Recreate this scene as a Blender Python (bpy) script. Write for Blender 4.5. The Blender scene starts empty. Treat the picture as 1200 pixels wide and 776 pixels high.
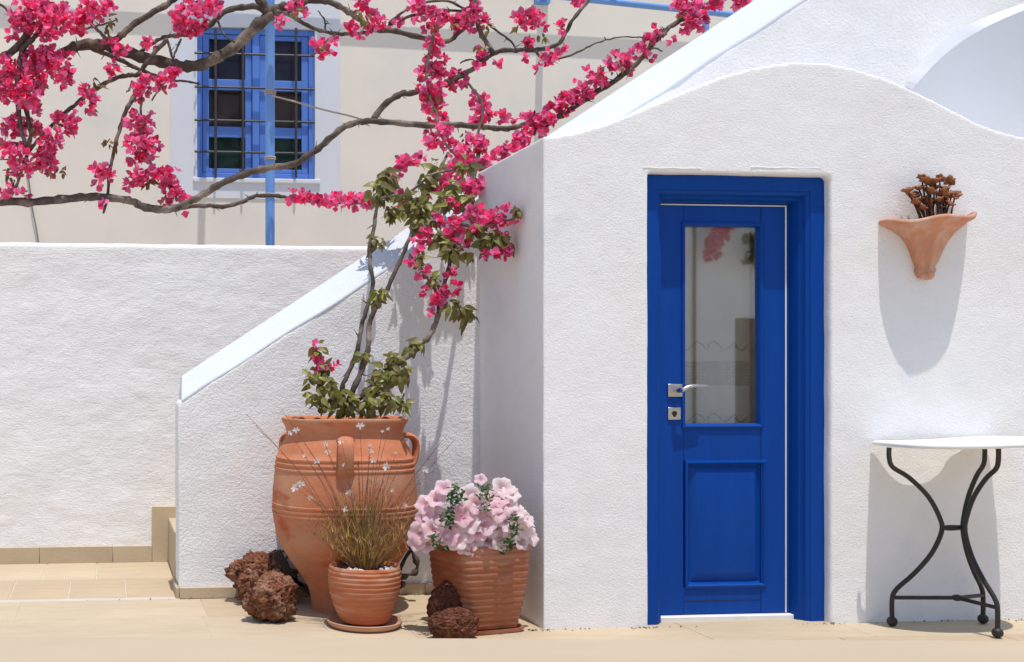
import bpy, bmesh, math, random
from mathutils import Vector, Matrix, Quaternion, noise as mnoise
random.seed(7)
R = math.radians
sc = bpy.context.scene
COL = sc.collection

# ------------------------------------------------------------------ camera
F = 1330.0                      # focal length in photograph pixels (1200 wide)
CX, CY = 250.0, 440.0           # principal point in the photograph
EYE = 1.084
TH = R(5.5)
cam_d = bpy.data.cameras.new('camera'); cam = bpy.data.objects.new('camera', cam_d); COL.objects.link(cam)
cam.location = (0, 0, EYE); cam.rotation_euler = (R(90), 0, -TH)
cam_d.sensor_width = 36; cam_d.lens = F / 1200 * 36
cam_d.shift_x = (600 - CX) / 1200; cam_d.shift_y = (CY - 388) / 1200
cam_d.clip_end = 500; cam_d.clip_start = 0.05
sc.camera = cam

# ------------------------------------------------------------------ light
SUN = Vector((0.10, -1.0, 4.0)).normalized()      # towards the sun
w = bpy.data.worlds.new('World'); sc.world = w; w.use_nodes = True
nt = w.node_tree
sky = nt.nodes.new('ShaderNodeTexSky'); sky.sky_type = 'NISHITA'; sky.sun_disc = False
sky.sun_elevation = math.asin(SUN.z); sky.sun_rotation = math.atan2(SUN.x, SUN.y)
bg = nt.nodes['Background']; bg.inputs[1].default_value = 0.15
nt.links.new(sky.outputs[0], bg.inputs[0])
sun_d = bpy.data.lights.new('sun', 'SUN'); sun = bpy.data.objects.new('sun', sun_d); COL.objects.link(sun)
sun_d.energy = 3.5; sun_d.angle = R(0.5); sun_d.color = (1.0, 0.965, 0.92)
sun.rotation_euler = (-SUN).to_track_quat('-Z', 'Y').to_euler(); sun.location = (0, 0, 12)
vs = sc.view_settings
vs.view_transform = 'Standard'; vs.look = 'None'; vs.gamma = 1; vs.use_curve_mapping = False
vs.exposure = 0.06

# ------------------------------------------------------------------ helpers
def ray(px, py):
    xc = (px - CX) / F; zc = (CY - py) / F
    return Vector((math.sin(TH) + xc * math.cos(TH), math.cos(TH) - xc * math.sin(TH), zc))
def P(px, py, Y):                                 # photo pixel -> point on the plane y = Y
    d = ray(px, py); t = Y / d.y
    return Vector((0, 0, EYE)) + d * t
def G(px, py, z=0.0):                             # photo pixel -> point on the plane z
    d = ray(px, py); t = (z - EYE) / d.z
    return Vector((0, 0, EYE)) + d * t
def S(px, Y):                                     # metres per photo pixel there
    return Y / ray(px, 400).y / F

class MB:
    def __init__(s): s.v = []; s.f = []
    def quad_grid(s, rows, close_u=False, close_v=False):
        b = len(s.v); n = len(rows[0]); m = len(rows)
        for r in rows: s.v.extend(Vector(p) for p in r)
        for i in range(m if close_v else m - 1):
            for j in range(n if close_u else n - 1):
                i2 = (i + 1) % m; j2 = (j + 1) % n
                s.f.append((b + i*n + j, b + i*n + j2, b + i2*n + j2, b + i2*n + j))
        return b
    def box(s, lo, hi, M=None):
        b = len(s.v)
        for z in (lo[2], hi[2]):
            for x, y in ((lo[0], lo[1]), (hi[0], lo[1]), (hi[0], hi[1]), (lo[0], hi[1])):
                p = Vector((x, y, z)); s.v.append(M @ p if M else p)
        for q in ((3,2,1,0),(4,5,6,7),(0,1,5,4),(1,2,6,5),(2,3,7,6),(3,0,4,7)):
            s.f.append(tuple(b + i for i in q))
    def prism(s, pts, y0, y1):                    # polygon in XZ (x, z) pushed from y0 to y1
        b = len(s.v); n = len(pts)
        for p in pts: s.v.append(Vector((p[0], y0, p[1])))
        for p in pts: s.v.append(Vector((p[0], y1, p[1])))
        a = sum(pts[i][0]*pts[(i+1)%n][1] - pts[(i+1)%n][0]*pts[i][1] for i in range(n))
        fr = list(range(n)); 
        if a < 0: fr = fr[::-1]
        s.f.append(tuple(b + i for i in fr)); s.f.append(tuple(b + n + i for i in fr[::-1]))
        for k in range(n):
            i, j = fr[k], fr[(k+1) % n]
            s.f.append((b + j, b + i, b + n + i, b + n + j))
    def hexa(s, p):                               # 8 points: bottom ring, top ring
        b = len(s.v); s.v.extend(Vector(q) for q in p)
        for q in ((3,2,1,0),(4,5,6,7),(0,1,5,4),(1,2,6,5),(2,3,7,6),(3,0,4,7)):
            s.f.append(tuple(b + i for i in q))
    def tube(s, pts, rad, n=8, caps=True, wob=0.0):
        pts = [Vector(p) for p in pts]; m = len(pts)
        if not hasattr(rad, '__len__'): rad = [rad] * m
        rows = []; up = None
        for i in range(m):
            t = (pts[min(i+1, m-1)] - pts[max(i-1, 0)])
            if t.length < 1e-9: t = Vector((0, 0, 1))
            t.normalize()
            if up is None:
                up = Vector((0, 0, 1)) if abs(t.z) < .9 else Vector((1, 0, 0))
            u = t.cross(up)
            if u.length < 1e-6: u = t.cross(Vector((1, .3, .2)))
            u.normalize(); v = u.cross(t).normalized(); up = v
            row = []
            for k in range(n):
                a = 2 * math.pi * k / n
                r = rad[i] * (1 + (random.uniform(-wob, wob) if wob else 0))
                row.append(pts[i] + (u * math.cos(a) + v * math.sin(a)) * r)
            rows.append(row)
        b = s.quad_grid(rows, close_u=True)
        if caps:
            s.f.append(tuple(b + k for k in range(n))[::-1]); s.f.append(tuple(b + (m-1)*n + k for k in range(n)))
    def lathe(s, prof, n=48, fn=None):            # prof: (r, z)
        rows = []
        for r, z in prof:
            rows.append([(fn(2*math.pi*k/n, r, z) if fn else (r*math.cos(2*math.pi*k/n), r*math.sin(2*math.pi*k/n), z)) for k in range(n)])
        s.quad_grid(rows, close_u=True)
    def build(s, name, m, parent=None, smooth=True, angle=40, loc=None, bevel=0, seg=2):
        me = bpy.data.meshes.new(name); me.from_pydata([tuple(v) for v in s.v], [], s.f); me.update()
        if m is not None: me.materials.append(m)
        o = bpy.data.objects.new(name, me); COL.objects.link(o)
        if parent is not None: o.parent = parent
        if loc is not None: o.location = loc
        if smooth:
            me.polygons.foreach_set('use_smooth', [True] * len(me.polygons))
            if angle is not None: me.set_sharp_from_angle(angle=R(angle))
        if bevel:
            b = o.modifiers.new('bevel', 'BEVEL'); b.width = bevel; b.segments = seg; b.limit_method = 'ANGLE'; b.angle_limit = R(35)
        return o

def fixnormals(o):
    bm = bmesh.new(); bm.from_mesh(o.data); bmesh.ops.recalc_face_normals(bm, faces=bm.faces); bm.to_mesh(o.data); bm.free()

def empty(name, loc, label, cat, group=None):
    o = bpy.data.objects.new(name, None); COL.objects.link(o); o.location = loc; o.empty_display_size = .1
    tag(o, label, cat, group); return o
def tag(o, label=None, cat=None, group=None, kind=None):
    if label: o['label'] = label
    if cat: o['category'] = cat
    if group: o['group'] = group
    if kind: o['kind'] = kind
    return o
def inst(name, me, parent, M):
    o = bpy.data.objects.new(name, me); COL.objects.link(o); o.parent = parent; o.matrix_local = M; return o

def smoothpath(pts, sub=4):                       # Catmull-Rom through tuples
    out = []; n = len(pts)
    for i in range(n - 1):
        p0, p1, p2, p3 = pts[max(i-1, 0)], pts[i], pts[i+1], pts[min(i+2, n-1)]
        for k in range(sub):
            t = k / sub
            out.append(tuple(.5*((2*b) + (c-a)*t + (2*a-5*b+4*c-d)*t*t + (3*b-a-3*c+d)*t**3) for a, b, c, d in zip(p0, p1, p2, p3)))
    out.append(tuple(pts[-1])); return out

# ------------------------------------------------------------------ materials
def lin(r, g, b):
    return tuple(((c/255)/12.92 if c/255 <= .04045 else ((c/255+.055)/1.055)**2.4) for c in (r, g, b))
def mat(name, col, rough=.7, var=(), bump=(), spec=.3, metal=0, transl=0, island=0, coat=0, stretch=None, hue_cols=None):
    """var: list of (scale, amount, detail) brightness noise;  bump: list of (kind, scale, distance, strength)"""
    m = bpy.data.materials.new(name); m.use_nodes = True
    N, L = m.node_tree.nodes, m.node_tree.links
    b = N['Principled BSDF']; out = N['Material Output']
    b.inputs['Roughness'].default_value = rough; b.inputs['Metallic'].default_value = metal
    b.inputs['Specular IOR Level'].default_value = spec; b.inputs['Coat Weight'].default_value = coat
    tc = N.new('ShaderNodeTexCoord'); vec = tc.outputs['Object']
    if stretch:
        mp = N.new('ShaderNodeMapping'); mp.inputs['Scale'].default_value = stretch; L.new(vec, mp.inputs[0]); vec = mp.outputs[0]
    rgb = N.new('ShaderNodeRGB'); rgb.outputs[0].default_value = (*col, 1); cur = rgb.outputs[0]
    if hue_cols:                                   # patches of other colours: (colour, scale, lo, hi)
        for c2, s_, lo, hi in hue_cols:
            nz = N.new('ShaderNodeTexNoise'); nz.inputs['Scale'].default_value = s_; nz.inputs['Detail'].default_value = 5; L.new(vec, nz.inputs['Vector'])
            rp = N.new('ShaderNodeMapRange'); rp.inputs[1].default_value = lo; rp.inputs[2].default_value = hi; L.new(nz.outputs[0], rp.inputs[0])
            mx = N.new('ShaderNodeMix'); mx.data_type = 'RGBA'; L.new(rp.outputs[0], mx.inputs[0]); L.new(cur, mx.inputs[6]); mx.inputs[7].default_value = (*c2, 1); cur = mx.outputs[2]
    for s_, a, d in var:
        nz = N.new('ShaderNodeTexNoise'); nz.inputs['Scale'].default_value = s_; nz.inputs['Detail'].default_value = d; L.new(vec, nz.inputs['Vector'])
        rp = N.new('ShaderNodeMapRange'); rp.inputs[1].default_value = .3; rp.inputs[2].default_value = .7
        rp.inputs[3].default_value = 1 - a; rp.inputs[4].default_value = 1 + a; L.new(nz.outputs[0], rp.inputs[0])
        mx = N.new('ShaderNodeMix'); mx.data_type = 'RGBA'; mx.blend_type = 'MULTIPLY'; mx.inputs[0].default_value = 1
        L.new(cur, mx.inputs[6]); L.new(rp.outputs[0], mx.inputs[7]); cur = mx.outputs[2]
    if island:
        gi = N.new('ShaderNodeNewGeometry'); hs = N.new('ShaderNodeHueSaturation')
        r1 = N.new('ShaderNodeMapRange'); r1.inputs[3].default_value = 1 - island; r1.inputs[4].default_value = 1 + island * .75
        L.new(gi.outputs['Random Per Island'], r1.inputs[0]); L.new(r1.outputs[0], hs.inputs['Value'])
        wn = N.new('ShaderNodeTexWhiteNoise'); wn.noise_dimensions = '1D'; L.new(gi.outputs['Random Per Island'], wn.inputs['W'])
        r2 = N.new('ShaderNodeMapRange'); r2.inputs[3].default_value = .5 - island * .05; r2.inputs[4].default_value = .5 + island * .05
        L.new(wn.outputs[0], r2.inputs[0]); L.new(r2.outputs[0], hs.inputs['Hue'])
        r3 = N.new('ShaderNodeMapRange'); r3.inputs[3].default_value = 1 - island * .5; r3.inputs[4].default_value = 1 + island * .1
        L.new(wn.outputs[0], r3.inputs[0]); L.new(r3.outputs[0], hs.inputs['Saturation'])
        L.new(cur, hs.inputs['Color']); cur = hs.outputs[0]
    L.new(cur, b.inputs['Base Color'])
    nrm = None
    for kind, s_, dist, st in bump:
        if kind == 'n':
            nz = N.new('ShaderNodeTexNoise'); nz.inputs['Scale'].default_value = s_; nz.inputs['Detail'].default_value = 6; nz.inputs['Roughness'].default_value = .6; h = nz.outputs[0]
        elif kind == 'v':
            nz = N.new('ShaderNodeTexVoronoi'); nz.inputs['Scale'].default_value = s_; h = nz.outputs['Distance']
        elif kind == 'r':
            nz = N.new('ShaderNodeTexNoise'); nz.noise_type = 'RIDGED_MULTIFRACTAL'; nz.inputs['Scale'].default_value = s_; nz.inputs['Detail'].default_value = 4; h = nz.outputs[0]
        L.new(vec, nz.inputs['Vector'])
        bp = N.new('ShaderNodeBump'); bp.inputs['Distance'].default_value = dist; bp.inputs['Strength'].default_value = st
        L.new(h, bp.inputs['Height'])
        if nrm: L.new(nrm, bp.inputs['Normal'])
        nrm = bp.outputs[0]
    if nrm: L.new(nrm, b.inputs['Normal'])
    if transl:
        tr = N.new('ShaderNodeBsdfTranslucent'); L.new(cur, tr.inputs[0]); ms = N.new('ShaderNodeMixShader'); ms.inputs[0].default_value = transl
        L.new(b.outputs[0], ms.inputs[1]); L.new(tr.outputs[0], ms.inputs[2]); L.new(ms.outputs[0], out.inputs[0])
    return m

M_house = mat('whitewash_house', (.865, .855, .85), .9, hue_cols=(((.82, .795, .765), 1.7, .5, .72), ((.80, .80, .81), 5, .58, .75)), var=((.9, .025, 4), (9, .012, 4)), bump=(('n', 9, .03, .05), ('n', 45, .01, .17), ('n', 120, .006, .5)))
M_stair = mat('whitewash_roughcast', (.865, .855, .85), .92, hue_cols=(((.82, .795, .765), 1.9, .5, .72),), var=((1.1, .03, 4), (14, .02, 4)), bump=(('n', 12, .03, .12), ('n', 60, .014, .45), ('n', 150, .006, .6)))
M_backw = mat('whitewash_trowelled', (.865, .85, .84), .92, hue_cols=(((.82, .79, .755), 1.5, .5, .72),), var=((.8, .03, 5), (5, .02, 4)), bump=(('n', 13, .05, .13), ('n', 45, .012, .28), ('n', 110, .006, .5)), stretch=(.55, 1, 1))
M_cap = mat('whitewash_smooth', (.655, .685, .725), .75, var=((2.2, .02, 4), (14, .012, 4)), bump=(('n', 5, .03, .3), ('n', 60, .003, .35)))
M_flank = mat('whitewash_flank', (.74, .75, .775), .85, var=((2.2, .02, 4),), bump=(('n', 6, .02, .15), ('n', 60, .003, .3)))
M_beige = mat('cream_house_paint', (.84, .765, .655), .9, hue_cols=(((.72, .68, .62), 1.1, .5, .75),), var=((.5, .035, 5), (3, .02, 5)), bump=(('n', 120, .002, .4),))
M_surround = mat('window_surround_paint', (.70, .72, .75), .85, var=((2, .02, 4),), bump=(('n', 90, .002, .3),))
M_stone = mat('cream_stone', (.46, .365, .25), .7, var=((1.6, .07, 5), (11, .05, 6), (70, .03, 4)), bump=(('n', 60, .002, .35),), spec=.25, stretch=(.45, 1.6, 1))
STONES = []
for k, c in enumerate(((.50, .40, .27), (.48, .375, .25), (.515, .42, .29))):
    STONES.append(mat('cream_stone_slab_%d' % k, c, .68, var=((1.2 + k*.3, .06, 5), (9 + k*2, .05, 6), (70, .03, 4)), bump=(('n', 60, .002, .35),), spec=.25, stretch=(.4, 1.7, 1)))
M_grout = mat('pale_grout', (.56, .49, .39), .9, var=((20, .08, 4),))
M_strip = mat('pale_marble_strip', (.56, .51, .44), .6, var=((9, .06, 5),))
M_door = mat('cobalt_gloss_paint', (.0015, .052, .295), .40, hue_cols=(((.003, .058, .315), 2.2, .48, .7),), var=((7, .045, 5), (30, .03, 4)), bump=(('n', 22, .002, .35), ('n', 90, .0008, .4)), spec=.16, stretch=(2.6, 2.6, .22))
M_winblue = mat('pale_blue_paint', (.105, .235, .66), .5, var=((6, .06, 4),), bump=(('n', 60, .001, .3),))
M_pole = mat('pergola_blue_paint', (.16, .34, .72), .45, var=((5, .06, 5),), bump=(('n', 40, .001, .3),))
M_steel = mat('brushed_steel', (.62, .60, .57), .28, metal=1, var=((30, .05, 3),))
M_white = mat('white_plastic', (.78, .77, .74), .45, var=((20, .05, 4),))
M_iron = mat('black_iron', (.028, .024, .021), .5, var=((12, .25, 4),), bump=(('n', 90, .002, .4),), spec=.4)
M_grille = mat('dark_grille_iron', (.045, .04, .04), .45, var=((12, .2, 4),), spec=.5)
M_marble = mat('white_marble', (.83, .85, .84), .35, var=((3, .03, 6), (12, .03, 6)), bump=(('n', 40, .001, .3),), spec=.5)
TERRA = lin(200, 118, 82)
M_amph = mat('amphora_terracotta', (.52, .19, .095), .85, hue_cols=(((.53, .265, .155), 3.0, .47, .66), ((.43, .115, .05), 4.3, .60, .70)), var=((7, .06, 5), (45, .05, 4)), bump=(('n', 50, .003, .4),), spec=.2, stretch=(1, 1, 1.8))
M_smallpot = mat('orange_terracotta', (.50, .165, .075), .8, hue_cols=(((.55, .27, .16), 9, .48, .66), ((.36, .08, .03), 8, .6, .72)), var=((25, .07, 4),), bump=(('n', 70, .002, .4),), spec=.2, stretch=(.6, .6, 2.5))
M_sqpot = mat('brown_terracotta', (.32, .10, .042), .42, hue_cols=(((.44, .19, .11), 7, .5, .68),), var=((22, .1, 4),), bump=(('n', 60, .002, .4),), spec=.45, stretch=(.5, .5, 2.2))
M_wallpot = mat('pale_terracotta', (.56, .26, .16), .85, hue_cols=(((.60, .36, .26), 14, .48, .64),), var=((40, .07, 5),), bump=(('n', 60, .003, .4),), spec=.2, stretch=(1, 1, .4))
M_rockL = mat('red_lava_rock', (.23, .085, .045), .95, hue_cols=(((.36, .19, .12), 12, .45, .6), ((.055, .022, .016), 9, .56, .68)), var=((60, .3, 5),), bump=(('n', 28, .03, .8), ('v', 70, .012, .9)), spec=.15)
M_rockR = mat('dark_lava_rock', (.14, .05, .027), .95, hue_cols=(((.22, .085, .055), 20, .5, .66),), var=((60, .3, 5),), bump=(('n', 25, .03, .7), ('v', 85, .014, .9)), spec=.15)
M_soil = mat('red_mulch', (.11, .035, .025), .95, var=((60, .4, 4),), bump=(('n', 80, .01, .8),), island=.3)
M_pebble = mat('white_pebble', (.68, .66, .64), .6, island=.2)
M_bark = mat('bougainvillea_bark', (.10, .078, .064), .9, hue_cols=(((.25, .20, .16), 6, .50, .66),), var=((30, .3, 5),), bump=(('n', 30, .012, .8), ('n', 90, .005, .8)), spec=.2)
M_bract = mat('pink_bract', (.90, .052, .265), .6, transl=.42, island=.48, spec=.2)
M_leaf = mat('olive_leaf', (.225, .205, .040), .42, transl=.28, island=.42, spec=.35, var=((60, .12, 3),))
M_dry = mat('dry_leaf', (.17, .10, .03), .7, transl=.2, island=.3)
def petal_mat(name, cen, edge):
    m = mat(name, edge, .75, transl=.42, spec=.08); N, L = m.node_tree.nodes, m.node_tree.links
    tc = N.new('ShaderNodeTexCoord'); ln = N.new('ShaderNodeVectorMath'); ln.operation = 'LENGTH'; L.new(tc.outputs['Object'], ln.inputs[0])
    nz = N.new('ShaderNodeTexNoise'); nz.inputs['Scale'].default_value = 70; L.new(tc.outputs['Object'], nz.inputs['Vector'])
    ad = N.new('ShaderNodeMath'); ad.operation = 'MULTIPLY_ADD'; L.new(nz.outputs[0], ad.inputs[0]); ad.inputs[1].default_value = .02; L.new(ln.outputs['Value'], ad.inputs[2])
    mr = N.new('ShaderNodeMapRange'); mr.inputs[1].default_value = .015; mr.inputs[2].default_value = .043; L.new(ad.outputs[0], mr.inputs[0])
    mx = N.new('ShaderNodeMix'); mx.data_type = 'RGBA'; L.new(mr.outputs[0], mx.inputs[0]); mx.inputs[6].default_value = (*cen, 1); mx.inputs[7].default_value = (*edge, 1)
    L.new(mx.outputs[2], N['Principled BSDF'].inputs['Base Color']); L.new(mx.outputs[2], [n for n in N if n.type == 'BSDF_TRANSLUCENT'][0].inputs[0])
    return m
M_petunia = petal_mat('pink_petunia', (.82, .47, .53), (.93, .74, .77))
M_petunia2 = petal_mat('pale_petunia', (.84, .60, .62), (.93, .84, .84))
M_petunia3 = petal_mat('rose_pink_petunia', (.76, .36, .44), (.92, .66, .72))
M_petleaf = mat('petunia_leaf', (.05, .105, .02), .5, transl=.2, island=.35)
M_gaura = mat('golden_stem', (.42, .225, .05), .7, transl=.25, island=.55, hue_cols=(((.26, .085, .03), 25, .52, .66), ((.40, .30, .07), 14, .55, .7)))
M_wire = mat('red_brown_stem', (.20, .075, .045), .7, island=.25)
M_gflower = mat('white_gaura', (.84, .80, .80), .6, transl=.3)
M_succ = mat('brown_rosette', (.33, .115, .05), .6, transl=.15, island=.35)
M_sstem = mat('dark_stem', (.055, .028, .02), .8, var=((50, .3, 3),))
M_rope = mat('pale_rope', (.46, .40, .33), .9, bump=(('n', 120, .003, .6),))
M_cable = mat('grey_cable', (.2, .19, .18), .7)
M_dark = mat('dark_room', (.03, .028, .027), .9)
M_curtain_int = mat('window_inner_fabric', (.20, .135, .11), .9, var=((3, .15, 3),))

def glass(name, tint, refl, rough=.02, ior=1.5):
    m = bpy.data.materials.new(name); m.use_nodes = True; N, L = m.node_tree.nodes, m.node_tree.links
    N.remove(N['Principled BSDF'])
    t = N.new('ShaderNodeBsdfTransparent'); t.inputs[0].default_value = (*tint, 1)
    g = N.new('ShaderNodeBsdfGlossy'); g.inputs['Roughness'].default_value = rough; g.inputs[0].default_value = (.95, .97, 1, 1)
    fr = N.new('ShaderNodeFresnel'); fr.inputs[0].default_value = ior
    mp = N.new('ShaderNodeMapRange'); mp.inputs[1].default_value = 0; mp.inputs[2].default_value = 1; mp.inputs[3].default_value = refl; mp.inputs[4].default_value = 1
    L.new(fr.outputs[0], mp.inputs[0]); ms = N.new('ShaderNodeMixShader'); L.new(mp.outputs[0], ms.inputs[0])
    L.new(t.outputs[0], ms.inputs[1]); L.new(g.outputs[0], ms.inputs[2]); L.new(ms.outputs[0], N['Material Output'].inputs[0])
    return m
M_glass = glass('door_glass', (.90, .91, .88), .24, ior=1.4)
M_wglass = glass('window_glass', (.80, .80, .80), .0, ior=1.2)

def lace_material():
    m = mat('lace_curtain', (.68, .66, .61), .95, var=((5, .06, 4),))
    N, L = m.node_tree.nodes, m.node_tree.links; b = N['Principled BSDF']
    src = b.inputs['Base Color'].links[0].from_socket
    tc = N.new('ShaderNodeTexCoord'); sx = N.new('ShaderNodeSeparateXYZ'); L.new(tc.outputs['Object'], sx.inputs[0])
    def rng(z0, z1):                                  # 1 inside the band of heights
        a = N.new('ShaderNodeMath'); a.operation = 'GREATER_THAN'; a.inputs[1].default_value = z0; L.new(sx.outputs[2], a.inputs[0])
        c = N.new('ShaderNodeMath'); c.operation = 'LESS_THAN'; c.inputs[1].default_value = z1; L.new(sx.outputs[2], c.inputs[0])
        d = N.new('ShaderNodeMath'); d.operation = 'MULTIPLY'; L.new(a.outputs[0], d.inputs[0]); L.new(c.outputs[0], d.inputs[1]); return d.outputs[0]
    ck = N.new('ShaderNodeTexVoronoi'); ck.inputs['Scale'].default_value = 70; ck.distance = 'MANHATTAN'; ck.inputs['Randomness'].default_value = .25; L.new(tc.outputs['Object'], ck.inputs['Vector'])
    cr = N.new('ShaderNodeMapRange'); cr.inputs[1].default_value = .25; cr.inputs[2].default_value = .5; cr.inputs[3].default_value = 1; cr.inputs[4].default_value = .48; L.new(ck.outputs['Distance'], cr.inputs[0])
    mx = N.new('ShaderNodeMix'); mx.data_type = 'RGBA'; mx.blend_type = 'MULTIPLY'; L.new(rng(*LACE_BAND), mx.inputs[0]); L.new(src, mx.inputs[6]); L.new(cr.outputs[0], mx.inputs[7])
    L.new(mx.outputs[2], b.inputs['Base Color'])
    return m

def rough_wall(o, voxel, big=.012, small=.004, bs=.30, ss=.05):
    m = o.modifiers.new('remesh', 'REMESH'); m.mode = 'VOXEL'; m.voxel_size = voxel; m.use_smooth_shade = True
    sm = o.modifiers.new('smooth', 'SMOOTH'); sm.factor = .5; sm.iterations = 4
    for nm, st, ns in (('unevenness', big, bs), ('trowel', small, ss)):
        t = bpy.data.textures.new(nm, 'CLOUDS'); t.noise_scale = ns; t.noise_depth = 2
        d = o.modifiers.new(nm, 'DISPLACE'); d.texture = t; d.strength = st; d.mid_level = .5; d.texture_coords = 'LOCAL'

# ------------------------------------------------------------------ planes of the place
Y1, Y2, Y3, Y4 = 4.68, 5.52, 6.62, 9.0           # house front, stair wall, yard wall, cream house
XC = P(637, 700, Y1).x                            # left corner of the white house

# ------------------------------------------------------------------ ground, paving, terrace
g = MB(); g.quad_grid([[(-60, -60, -.0025), (60, -60, -.0025)], [(-60, 60, -.0025), (60, 60, -.0025)]])
ground = tag(g.build('ground', M_grout, smooth=False), 'pale stone ground of the courtyard', kind='structure')
floor = bpy.data.objects.new('courtyard_floor', None); COL.objects.link(floor); tag(floor, 'cream stone paving of the sunny courtyard', kind='structure')
def slab(x0, y0, x1, y1, m, z=0.0, gap=.0022, name='paving_slab'):
    b = MB(); lo, hi = Vector((x0 + gap, y0 + gap, z - .03)), Vector((x1 - gap, y1 - gap, z + random.uniform(-.0006, .0006)))
    c = (lo + hi) / 2; b.box(lo - c, hi - c)
    return b.build(name, m, floor, loc=c, bevel=.002, seg=1)
rows = [(3.3, 3.82), (3.82, 4.42), (4.42, 5.08), (5.08, Y2 - .03)]
for i, (a, b_) in enumerate(rows):
    x = -2.2 + i * .37
    while x < 6.2:
        wd = random.choice((.85, 1.05, 1.2, .7)); slab(x, a, x + wd, b_, random.choice(STONES)); x += wd
slab(-2.6, Y2 - .03, P(211, 690, Y2).x, Y2 + .03, M_strip, .001, name='threshold_strip')
XS = P(209, 690, Y2).x
ymid = 6.07
for (ya, yb, off) in ((Y2 + .03, ymid, XS - .25), (ymid, Y3 - .012, XS - .40)):
    x = off + .29 * 3
    xs = [off - .285 * k for k in range(12)]
    prev = XS + .35
    for xx in xs:
        slab(xx, ya, prev, yb, random.choice(STONES), gap=.003, name='floor_tile'); prev = xx
# raised terrace in front (its far edge cuts the view of the pots' feet)
zt = .15
e0, e1 = G(-700, 742, zt), G(1700, 752.5, zt)
t = MB(); t.hexa([(e0.x, e0.y, -.004), (e1.x, e1.y, -.004), (9, -6, -.004), (-9, -6, -.004)][::-1] + [(e0.x, e0.y, zt), (e1.x, e1.y, zt), (9, -6, zt), (-9, -6, zt)][::-1])
ter = t.build('terrace', mat('terrace_stone', (.505, .41, .285), .75, var=((.7, .04, 5), (4, .03, 5)), bump=(('n', 40, .001, .2),), stretch=(.5, 1.5, 1)), smooth=False, bevel=.012)
fixnormals(ter); tag(ter, 'smooth raised cream terrace edge along the foreground', kind='structure')

# ------------------------------------------------------------------ white house
house = empty('white_house', (XC, Y1, 0), 'low white vaulted house with rounded gable and cobalt blue door', 'house')
HO = house.location.copy()
prof = [(637,160),(655,158.5),(680,153.5),(710,145),(740,133),(770,120.5),(800,107.5),(830,95.5),(860,85.5),(890,78),(920,73.5),(945,72.5),(970,74),(1000,80),(1035,91),(1065,103.5),(1095,118),(1125,133.5),(1150,146),(1175,154.5),(1200,160),(1260,168),(1400,172)]
pr = [P(a, b, Y1) for a, b in smoothpath(prof, 3)]
prx = [(p.x - HO.x, p.z) for p in pr]
dl, dr = P(753.5, 500, Y1 + .042), P(966, 500, Y1 + .042); dt = P(860, 204, Y1).z
dlx, drx = dl.x - HO.x, dr.x - HO.x
XR = prx[-1][0]
b = MB()
b.prism([(0, -.1)] + prx + [(XR, -.1), (drx, -.1), (drx, dt), (dlx, dt), (dlx, -.1)], 0, .34)
b.prism([(0, -.1)] + prx + [(XR, -.1)], .32, Y2 - Y1 + .02)
hw = b.build('wall', M_house, house); rough_wall(hw, .0105, .007, .0016)
for sa, sb, sy in ((753, 822, 196.5), (880, 962, 196)):
    p0, p1 = P(sa, sy, Y1), P(sb, sy, Y1); b = MB(); b.tube([(p0.x - HO.x + (p1.x - p0.x) * i / 12, -.0005, p0.z + .0015 * math.sin(i * 1.3)) for i in range(13)], .0017, 6); b.build('plaster_seam', M_house, house)
# door frame: moulded section swept round the opening
sec = [(-.012, 0), (.062, 0), (.066, .006), (.072, .006), (.080, .012), (.086, .026), (.092, .034), (.098, .034), (.104, .046), (.110, .070), (.112, .125), (-.012, .125)]
b = MB(); rws = []
for u, d in sec:
    rws.append([(dlx + u, .042 + d, 0.0), (dlx + u, .042 + d, dt - u), (drx - u, .042 + d, dt - u), (drx - u, .042 + d, 0.0)])
b.quad_grid(rws, close_v=True)
nb = len(b.v); 
b.f.append(tuple(range(0, nb, 4))); b.f.append(tuple(range(3, nb, 4))[::-1])
fr = b.build('door_frame', M_door, house, angle=25); fixnormals(fr)
# door leaf
Yd = .125                                          # leaf face behind the house front (local)
def DX(px): return P(px, 470, Y1 + Yd).x - HO.x
def DZ(py): return P(850, py, Y1 + Yd).z
x0, x1, z0, z1 = dlx + .108, drx - .108, DZ(719), dt - .108
gx0, gx1, gz0, gz1 = DX(801), DX(892), DZ(499), DZ(263)
qx0, qx1, qz0, qz1 = DX(803), DX(897), DZ(688), DZ(540)
door = bpy.data.objects.new('door', None); COL.objects.link(door); door.parent = house; tag(door, 'cobalt blue half glazed door standing shut')
def dbox(name, a, c, m=M_door, bev=.002):
    bb = MB(); bb.box(a, c); return bb.build(name, m, door, bevel=bev)
dbox('stile', (x0 - .004, Yd, z0), (gx0, Yd + .045, z1 + .01)); dbox('stile', (gx1, Yd, z0), (x1 + .004, Yd + .045, z1 + .01))
dbox('rail', (gx0 + .0005, Yd + .0015, gz1), (gx1 - .0005, Yd + .044, z1 + .01)); dbox('rail', (gx0 + .0005, Yd + .0015, qz1), (gx1 - .0005, Yd + .044, gz0)); dbox('rail', (gx0 + .0005, Yd + .0015, z0), (gx1 - .0005, Yd + .044, qz0))
dbox('kick_groove', (gx0 + .001, Yd + .0003, (z0 + qz0) / 2 - .0015), (gx1 - .001, Yd + .001, (z0 + qz0) / 2 + .0015), M_dark, 0)
def mould(name, ax, bx, az, bz, sec, m=M_door):
    bb = MB(); rw = [[(ax + u, Yd + d, az + u), (bx - u, Yd + d, az + u), (bx - u, Yd + d, bz - u), (ax + u, Yd + d, bz - u)] for u, d in sec]
    bb.quad_grid(rw, close_u=True); o = bb.build(name, m, door, angle=20); fixnormals(o)
    return o
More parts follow.
